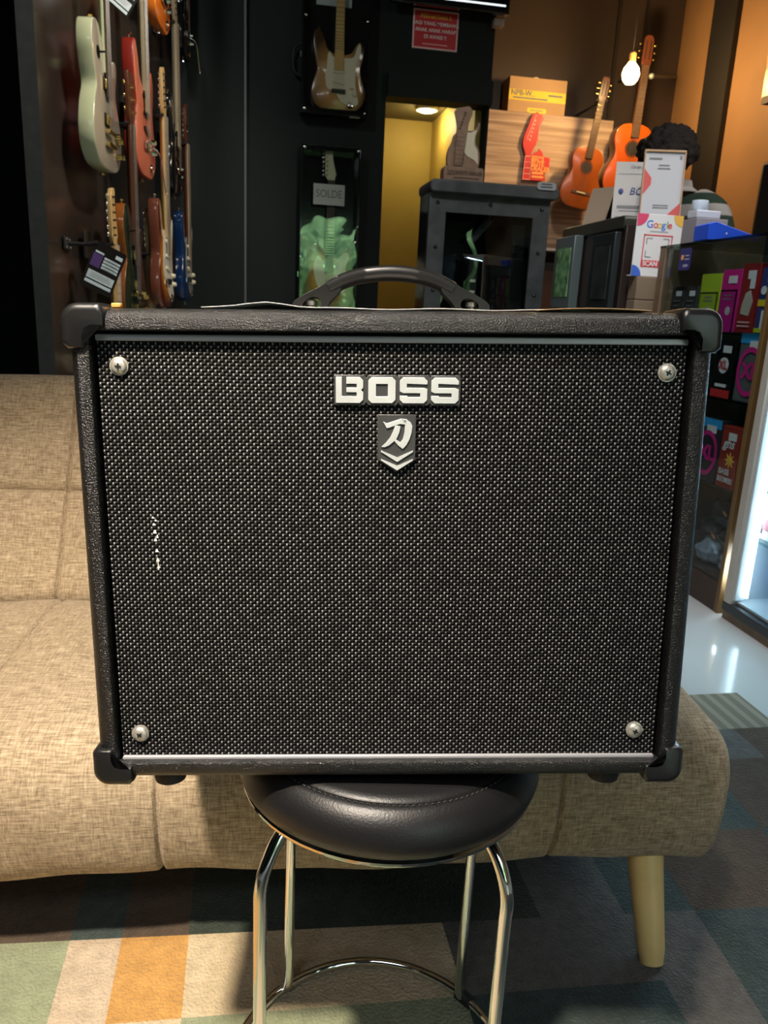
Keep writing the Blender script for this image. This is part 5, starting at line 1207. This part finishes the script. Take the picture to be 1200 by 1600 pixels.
# second shelf
z = SZ[1] + .0005
def disc_ring(t, cx_, cz_, rx, rz_, m, m2=None):
    v = []; n = 36
    for k in (1, .80):
        for i in range(n): a = 2 * PI * i / n; v.append((cx_ + rx * k * math.cos(a), -.0030, cz_ + rz_ * k * math.sin(a)))
    o = MB().add(v, [(i, (i + 1) % n, n + (i + 1) % n, n + i) for i in range(n)]).build('ring', m, t, smooth=False); o.modifiers.new('s', 'SOLIDIFY').thickness = .0012
def d_xl_black(t, w, h):
    MB().lathe([(.0001, -.0018), (.026, -.0018), (.026, 0)], (0, 0, h * .56), 24, 'Y').build('white_disc', K['white'], t)
    text('lettering', 'XL', .038, K['red'], t, (0, -.0030, h * .56), bold=.0012)
    MB().box(-w / 2, w / 2, -.0018, 0, .0, h * .14).build('red_band', mat('vivid_red_print', (.62, .03, .03), .4), t, smooth=False)
    b = MB(); bars(b, 0, h * .24, w * .6, .010, 1, .01, -.0020, 0); b.build('print', K['white'], t, smooth=False)
pack('black string box with white disc and red band on the second shelf', 2.385, z, .105, .190, .09, K['gloss_black'], None, d_xl_black)
def d_xl_pink(t, w, h):
    disc_ring(t, .0, h * .45, .062, .078, K['magenta'])
    text('lettering', 'XL', .068, K['magenta'], t, (.004, -.0030, h * .45), bold=.003)
    MB().box(-w / 2, w / 2, -.0014, 0, h * .86, h).build('cyan_band', K['cyan'], t, smooth=False)
grey_pack = mat('grey_pack', (.12, .13, .13), .4)
pack('grey string box with magenta ring and cyan top on the second shelf', 2.245, z, .130, .215, .08, grey_pack, None, d_xl_pink)
# third shelf
z = SZ[2] + .0005
pack('cyan-topped string box with magenta ring on the third shelf', 2.405, z, .130, .215, .08, mat('dark_pack_2', (.03, .03, .035), .4), None, d_xl_pink)
def d_ghs(t, w, h):
    text('lettering', 'ghs', .045, K['white'], t, (-.005, -.0022, h * .72), bold=.0008, shear=.25)
    text('lettering', 'BASS', .027, K['white'], t, (-.010, -.0022, h * .26), bold=.0003); text('lettering', 'BOOMERS', .025, K['white'], t, (.0, -.0022, h * .13), bold=.0003, sx=.72)
    star = []
    for i in range(16): a = 2 * PI * i / 16; r = .028 if i % 2 == 0 else .012; star.append((.010 + r * math.cos(a), h * .46 + r * math.sin(a)))
    MB().prism(star, -.0018, 0).build('burst', mat('amber_print', (.95, .50, .08), .4), t, smooth=False)
    MB().lathe([(.0001, -.0030), (.009, -.0030), (.009, -.001)], (.010, 0, h * .46), 16, 'Y').build('burst_core', K['yellow'], t)
pack('brick red bass string box with yellow starburst on the third shelf', 2.280, z, .100, .205, .08, mat('brick_red_print', (.34, .03, .02), .35), None, d_ghs)
t = thing('accessory_box', 'bright cyan carton lying behind the bass string box on the third shelf', 'box', (GX + .20, 2.30, z), R(-80)); MB().box(-.07, .07, 0, .08, 0, .245).build('carton', K['cyan'], t, bevel=.002)
for k, y in enumerate((2.30, 2.40, 2.50)):
    t = thing('accessory_box', ('pale grey paper packs standing behind the black string box', 'pale grey pack behind the second shelf boxes, middle one', 'pale grey pack behind the second shelf boxes, farthest one')[k], 'box', (GX + .24, y, SZ[1] + .0005), R(-90)); MB().box(-.04, .04, 0, .03, 0, .16).build('carton', mat('pale_pack', (.28, .32, .34), .5), t, bevel=.002)
for k, y in enumerate((2.20, 2.30)):
    t = thing('accessory_box', ('blue-grey leaflet pack near the post above the third shelf boxes', 'blue-grey leaflet pack farther in above the third shelf boxes')[k], 'box', (GX + .28, y, SZ[2] + .0005), R(-90)); MB().box(-.045, .045, 0, .03, 0, .262).build('carton', mat('leaflet', (.16, .18, .22), .4), t, bevel=.002)
# bottom of the case: bagged cables and parts
def bag(label, x, y, z, sx, sy, sz, m, seed, cat='bag', name='cable_bag'):
    bm = bmesh.new(); bmesh.ops.create_icosphere(bm, subdivisions=4, radius=1); rnd = random.Random(seed); a, c_, d_ = rnd.uniform(2, 5), rnd.uniform(3, 6), rnd.uniform(0, 6)
    for v in bm.verts:
        n = v.co.copy(); k = 1 + .10 * math.sin(a * n.x * 2 + d_) * math.cos(c_ * n.y) + .06 * math.sin(9 * n.z + d_)
        v.co = Vector((n.x * sx * k, n.y * sy * k, max(-.92, n.z * k) * sz + .92 * sz))
    me = D.meshes.new(name); bm.to_mesh(me); bm.free(); me.shade_smooth(); me.materials.append(m); o = D.objects.new(name, me); COL.objects.link(o); o.location = (x, y, z)
    return tag(o, label, cat)
clearbag = mat('clear_blue_plastic', (.30, .36, .45), .15, vary=(25, .5)); dk = mat('black_nylon_goods', (.015, .016, .02), .35, bump=(30, .8, .01))
z = SZ[3] + .001
bag('clear plastic parts bag on the case floor near the post', GX + .10, 2.235, z, .06, .06, .045, clearbag, 1)
bag('clear plastic parts bag deeper on the case floor', GX + .10, 2.36, z, .06, .065, .05, clearbag, 2)
bag('green round item on the case floor beside the post', GX + .055, 2.190, z, .022, .020, .040, K['green'], 3, 'accessory', 'green_pick_tin')
bag('black pouch lying on the clear bags, near one', GX + .10, 2.25, z + .085, .055, .065, .035, dk, 4, 'pouch', 'black_pouch')
bag('black pouch lying on the clear bags, farther one', GX + .11, 2.37, z + .095, .055, .065, .04, dk, 5, 'pouch', 'black_pouch')
bag('topmost black strap bundle under the third shelf', GX + .10, 2.30, z + .155, .06, .09, .050, dk, 6, 'strap', 'strap_bundle')
bag('black strap bundle deeper in the bottom of the case', GX + .26, 2.32, z, .07, .11, .13, dk, 7, 'strap', 'strap_bundle')
for k, (y, zz) in enumerate(((2.33, .24), (2.26, .335))): tag(MB().prism(rrect(-.012, .012, -.004, .004, .002), -.001, .001).build('orange_tag', mat('orange_label', (.55, .20, .10), .5)), ('small orange tag on the near black pouch', 'small orange tag on the upper strap bundle')[k], 'tag'); 
for k, o in enumerate([o for o in COL.objects if o.name.startswith('orange_tag')]): o.location = (GX + .040 + .003 * k, (2.30, 2.26)[k], (.225, .315)[k]); o.rotation_euler = (0, R(25), R(-90))

# things on the case top
zt = gh + .0005
bb = at_z(1100, 372, gh)
t = thing('blue_box', 'bright blue wedge-shaped box lying on the glass case top', 'box', (1.615, 2.56, zt), R(-4))
MB().prism([(-.085, 0), (.115, 0), (.115, .012), (-.060, .058), (-.085, .050)], -.05, .05).build('carton', K['blue'], t, bevel=.002)
MB().prism([(-.004, 0), (0, -.004), (.004, 0), (0, .004)], -.001, 0).build('emblem', K['white'], t, smooth=False).location = (-.02, -.051, .022)
t = thing('grey_box', 'grey-lilac box lying behind the blue box on the case top', 'box', (1.60, 2.70, zt), 0)
MB().box(-.035, .085, -.04, .05, 0, .085).build('carton', mat('lilac_grey_card', (.30, .28, .30), .6), t, bevel=.002)
t = thing('white_box', 'small white box lying on the grey-lilac box', 'box', (1.61, 2.70, zt + .086), R(3))
MB().box(-.045, .05, -.03, .03, 0, .027).build('carton', mat('pale_lilac_card', (.60, .62, .68), .5), t, bevel=.004)
t = thing('tape_roll', 'white roll of tape on the small white box beside the payment stand', 'tape', (1.592, 2.70, zt + .114))
MB().lathe([(.013, 0), (.027, 0), (.028, .003), (.028, .030), (.027, .033), (.013, .033), (.013, 0)], n=32).build('roll', mat('pale_blue_tape', (.58, .66, .74), .4), t)

# ------------------------------------------------------------------ lit white showcase nearest right
BX = 1.545; by1, by0, bh = 2.125, 1.25, 1.30
ls = thing('lit_showcase', 'white-framed glass showcase lit blue-white inside at the right edge', 'showcase', (BX, (by0 + by1) / 2, 0), R(-90)); hl2 = (by1 - by0) / 2
frost = mat('cream_white_frame', (.62, .56, .48), .4); wht = mat('white_laminate', (.72, .76, .78), .35)
def lx(y): return (by0 + by1) / 2 - y
MB().box(-hl2, -hl2 + .035, -.012, .03, .055, bh).build('front_post', frost, ls, bevel=.003)
MB().box(-hl2 + .037, -hl2 + .047, -.004, .03, .075, bh - .02).build('inner_rail', wht, ls, bevel=.001)
MB().box(-hl2 + .049, hl2, .004, .010, .075, bh - .02).build('front_glass', K['glass'], ls, smooth=False)
MB().box(-hl2, hl2, -.014, .40, .030, .060).build('kick_rail', mat('dark_grey_rail', (.03, .033, .035), .4), ls, bevel=.003)
MB().box(-hl2, hl2, -.006, .40, .0, .030).build('plinth', tanw, ls, smooth=False)
MB().box(-hl2, hl2, .40, .42, .0, bh).build('rear_panel', wht, ls, smooth=False)
MB().box(-hl2, -hl2 + .02, .03, .40, .06, bh).build('side_panel', wht, ls, smooth=False)
MB().box(-hl2 + .02, hl2, .012, .40, .062, .070).build('floor_panel', wht, ls, smooth=False)
MB().box(-hl2, hl2, -.012, .42, bh, bh + .02).build('top_panel', frost, ls, bevel=.003)
for z in (.285, .47, .86): MB().box(-hl2 + .02, hl2, .02, .38, z - .008, z).build('shelf', pane_material('pale_shelf_glass', (.75, .9, .92), .06, .02), ls, smooth=False)
MB().tube([(-hl2 + .058, .025, .09), (-hl2 + .058, .025, bh - .03)], .007, 10).build('led_tube', mat('led_white', (.8, .9, 1), .4, emit=((.68, .86, 1), 9)), ls)
light('showcase_led', 'AREA', (BX + .06, by1 - .10, .65), (BX + .3, by0 + .2, .5), 9, (.62, .82, 1), shape='RECTANGLE', size=.04, size_y=1.1)
light('showcase_top_led', 'AREA', (BX + .2, 1.7, 1.27), (BX + .2, 1.7, 0), 13, (.66, .84, 1), shape='RECTANGLE', size=.6, size_y=.1)
# what is in it
t = thing('pedal_box', 'black box printed with a dark red amplifier picture inside the lit showcase', 'box', (BX + .045, 2.035, .2855), R(-90))
MB().box(-.06, .06, 0, .07, 0, .150).build('carton', mat('off_white_card', (.62, .60, .58), .5), t, bevel=.002)
MB().box(-.061, .061, -.0012, 0, .108, .150).build('black_header', K['black'], t, smooth=False)
MB().prism(rrect(-.044, .030, .030, .112, .018), -.0022, 0).build('red_cabinet_print', mat('maroon_print', (.28, .03, .03), .4), t)
MB().box(-.032, .020, -.0030, -.002, .068, .088).build('label_bar', mat('salmon_print', (.65, .22, .18), .4), t, smooth=False)
MB().box(-.050, -.036, -.0026, 0, .018, .050).box(.022, .036, -.0026, 0, .018, .050).build('feet_print', K['black'], t, smooth=False)
MB().box(-.056, -.010, -.0020, -.001, .128, .140).box(.0, .022, -.0020, -.001, .128, .138).build('print', mat('dull_gold_print', (.35, .28, .14), .5), t, smooth=False)
for k, (y, z, h, c_, lb) in enumerate(((2.03, .4705, .20, (.50, .66, .80), 'pale blue carton on the middle shelf of the lit showcase'), (2.03, .672, .13, (.70, .78, .85), 'white carton standing on the pale blue carton in the lit showcase'), (1.99, .8605, .12, (.04, .04, .16), 'dark indigo carton on the top shelf of the lit showcase'))):
    t = thing('carton', lb, 'box', (BX + .10, y, z), R(-90)); MB().box(-.055, .06, 0, .10, 0, h).build('box', mat('showcase_carton', c_, .5), t, bevel=.002)
bag('blue plastic sack lying in the bottom of the lit showcase', BX + .16, 1.93, .0705, .12, .13, .085, mat('blue_plastic_sack', (.10, .26, .62), .18, bump=(9, .8, .03), vary=(6, .4)), 11)

# right edge, on the tan wall
p = at_x(1190, 158, 3.03)
t = thing('wall_shelf', 'black wall shelf at the far right edge of the picture', 'shelf', (3.249, p.y - .15, p.z)); MB().box(-.22, 0, -.15, .15, -.02, .02).build('board', K['black'], t, smooth=False); MB().box(-.04, 0, -.01, .01, -.14, -.02).build('bracket', K['black'], t, smooth=False)
t = thing('gold_horn_case', 'brown and gold box on the black wall shelf at the right edge', 'box', (3.14, at_x(1194, 120, 3.06).y - .11, p.z + .021)); MB().box(-.08, .10, -.11, .11, 0, .30).build('carton', mat('amber_case', (.55, .28, .08), .3, vary=(20, .8)), t, bevel=.005)
p = at_y(1190, 350, 3.9)
t = thing('speaker_on_stand', 'black leaning speaker beside a tan drum at the right edge behind the case', 'speaker', (2.86, 4.0, 0), R(20))
MB().box(-.10, .22, -.12, .12, .9, 1.78).build('cabinet', K['black'], t, bevel=.02); MB().box(-.02, .16, -.02, .02, .02, .9).build('stand', K['black'], t, smooth=False); MB().lathe([(.001, 0), (.2, 0), (.2, .02), (.001, .02)], n=24).build('base', K['black'], t)
MB().lathe([(.001, -.128), (.05, -.126), (.08, -.122)], (.06, 0, 1.3), 24, 'Y').build('driver', K['chrome'], t)

# ================================================================== PERSON behind the counter
def skin_chain(name, verts, edges, radii, m, parent=None, sub=2, root=0):
    me = D.meshes.new(name); me.from_pydata(verts, edges, []); me.update(); me.materials.append(m)
    o = D.objects.new(name, me); COL.objects.link(o)
    if parent: o.parent = parent
    sk = o.modifiers.new('skin', 'SKIN'); sk.use_smooth_shade = True
    for i, r in enumerate(radii): me.skin_vertices[0].data[i].radius = r if isinstance(r, tuple) else (r, r)
    for i in range(len(verts)): me.skin_vertices[0].data[i].use_root = (i == root)
    s_ = o.modifiers.new('sub', 'SUBSURF'); s_.levels = sub; s_.render_levels = sub
    dg = bpy.context.evaluated_depsgraph_get(); me2 = D.meshes.new_from_object(o.evaluated_get(dg)); o.modifiers.clear(); o.data = me2; me2.shade_smooth()
    if not me2.materials: me2.materials.append(m)
    return o
def person():
    # local frame: +x to the figure's left hand, -y is where it faces; feet at z=0; standing, head bowed over the counter
    root = thing('person', 'person with short curly black hair and green-and-grey striped polo, head bowed behind the counter', 'person', (2.075, 3.73, 0), R(-58))
    H = 1.0
    V = [(0, .02, .98), (0, .03, 1.12), (0, .03, 1.27), (0, .015, 1.42), (0, -.01, 1.51), (0, -.045, 1.56), (0, -.085, 1.59), (0, -.13, 1.62), (0, -.15, 1.67)]
    E_ = [(i, i + 1) for i in range(8)]
    Rr = [(.16, .11), (.145, .10), (.165, .11), (.17, .11), (.11, .085), (.055, .055), (.058, .062), (.078, .088), (.070, .082)]
    def chain(start, pts, rad):
        k = start
        for p_, r_ in zip(pts, rad):
            V.append(p_); Rr.append(r_); E_.append((k, len(V) - 1)); k = len(V) - 1
        return k
    hands = []
    for s in (-1, 1):
        w_ = chain(3, [(s * .13, .01, 1.465), (s * .195, .0, 1.445), (s * .235, .0, 1.32), (s * .25, -.01, 1.18), (s * .22, -.12, 1.155), (s * .17, -.23, 1.16), (s * .165, -.27, 1.165)], [.07, .06, .052, .046, .042, .030, (.036, .018)])
        for j, (ox, ln) in enumerate(((-.026, .062), (-.009, .072), (.009, .068), (.025, .052))):
            chain(w_, [(s * .165 + ox, -.30, 1.163), (s * .165 + ox * 1.1, -.30 - ln * .55, 1.155), (s * .165 + ox * 1.15, -.30 - ln, 1.138)], [.0095, .0085, .0065])
        chain(w_, [(s * .165 - s * .035, -.275, 1.162), (s * .165 - s * .050, -.305, 1.155)], [.011, .008])
        chain(0, [(s * .09, .02, .82), (s * .10, .0, .50), (s * .105, .03, .10), (s * .11, -.03, .045), (s * .115, -.12, .035)], [.095, .062, .045, .045, .035])
    body = skin_chain('body', V, E_, Rr, K['skin'], root)
    # face on the bowed head
    hc = Vector((0, -.150, 1.640)); Rm = Matrix.Rotation(R(28), 3, 'X')
    def hp(x, y, z): q = Rm @ Vector((x, y, z)); return (hc.x + q.x, hc.y + q.y, hc.z + q.z)
    MB().ball(hp(0, .0, .0), .088, 14, sq=(.86, 1.02, 1.16)).build('head', K['skin'], body)
    MB().ball(hp(0, -.094, -.012), .016, 8, sq=(.8, 1.1, 1.3)).build('nose', K['skin'], body)
    for s in (-1, 1):
        MB().ball(hp(s * .030, -.080, .010), .012, 8).build('eye', K['white'], body); MB().ball(hp(s * .030, -.089, .009), .0055, 6).build('pupil', K['black'], body)
        MB().tube([hp(s * .015, -.088, .030), hp(s * .032, -.086, .034), hp(s * .048, -.076, .029)], .004, 6).build('eyebrow', K['hair'], body)
        MB().ball(hp(s * .078, .005, -.005), .026, 10, sq=(.35, .7, 1.1)).build('ear', K['skin'], body)
    MB().ball(hp(0, -.086, -.052), .020, 8, sq=(1.1, .35, .35)).build('mouth', mat('lips', (.30, .10, .08), .5), body)
    # curly hair
    bm = bmesh.new(); bmesh.ops.create_icosphere(bm, subdivisions=5, radius=1)
    rnd = random.Random(3); bumps = [Vector((rnd.gauss(0, 1), rnd.gauss(0, 1), rnd.gauss(0, 1))).normalized() for _ in range(170)]
    for v in bm.verts:
        n = v.co.normalized(); k = max(math.exp(-((n - q).length / .13) ** 2) for q in bumps)
        r = Vector((n.x * .130, n.y * .132, n.z * .124)) * (1 + .15 * k)
        if n.y < -.35 and n.z < .25: r *= .72
        if n.z < -.45: r *= .80
        r += Vector((0, .018, .038)); q = Rm @ r; v.co = hc + q
    me = D.meshes.new('hair'); bm.to_mesh(me); bm.free(); me.shade_smooth(); me.materials.append(K['hair']); o = D.objects.new('hair', me); COL.objects.link(o); o.parent = root
    # striped polo: torso and short sleeves, slightly larger than the body
    V2 = [(0, .02, .99), (0, .03, 1.12), (0, .03, 1.27), (0, .015, 1.41), (0, -.005, 1.505), (0, -.03, 1.545)]
    E2 = [(i, i + 1) for i in range(5)]; R2 = [(.178, .128), (.165, .12), (.183, .128), (.188, .128), (.125, .100), (.072, .070)]
    for s in (-1, 1):
        k = 3
        for p_, r_ in (((s * .135, .01, 1.472), .088), ((s * .20, .0, 1.448), .078), ((s * .245, .0, 1.34), .070), ((s * .262, -.005, 1.25), .068)):
            V2.append(p_); R2.append(r_); E2.append((k, len(V2) - 1)); k = len(V2) - 1
    st = stripes_material('green_grey_stripes', 2, .105, (.020, .045, .030), (.42, .40, .40), .5, .85)
    skin_chain('polo_shirt', V2, E2, R2, st, root)
    b = MB(); n = 24; v = []; f = []
    for (r, dz) in ((.070, .0), (.078, -.030), (.110, -.055)):
        for i in range(n + 1):
            a = R(-90 + 25 + 310 * i / n); v.append((r * 1.05 * math.cos(a), -.035 + r * math.sin(a) * .95, 1.585 + dz))
    for k in range(2):
        for i in range(n): f.append((k * (n + 1) + i, k * (n + 1) + i + 1, (k + 1) * (n + 1) + i + 1, (k + 1) * (n + 1) + i))
    o = b.add(v, f).build('collar', mat('pale_grey_collar', (.45, .43, .43), .8), root); o.modifiers.new('s', 'SOLIDIFY').thickness = .006
    V3 = [(0, .02, 1.02), (0, .02, .93)]; E3 = [(0, 1)]; R3 = [(.172, .122), (.165, .12)]
    for s in (-1, 1):
        k = 1
        for p_, r_ in (((s * .09, .02, .84), .105), ((s * .10, .0, .50), .078), ((s * .105, .03, .12), .062)):
            V3.append(p_); R3.append(r_); E3.append((k, len(V3) - 1)); k = len(V3) - 1
    skin_chain('trousers', V3, E3, R3, mat('dark_trousers', (.02, .022, .03), .8), root)
    for s in (-1, 1): MB().ball((s * .112, -.05, .045), .05, 10, sq=(.85, 2.2, .9)).build('shoe', K['black'], root)
    return root
person()
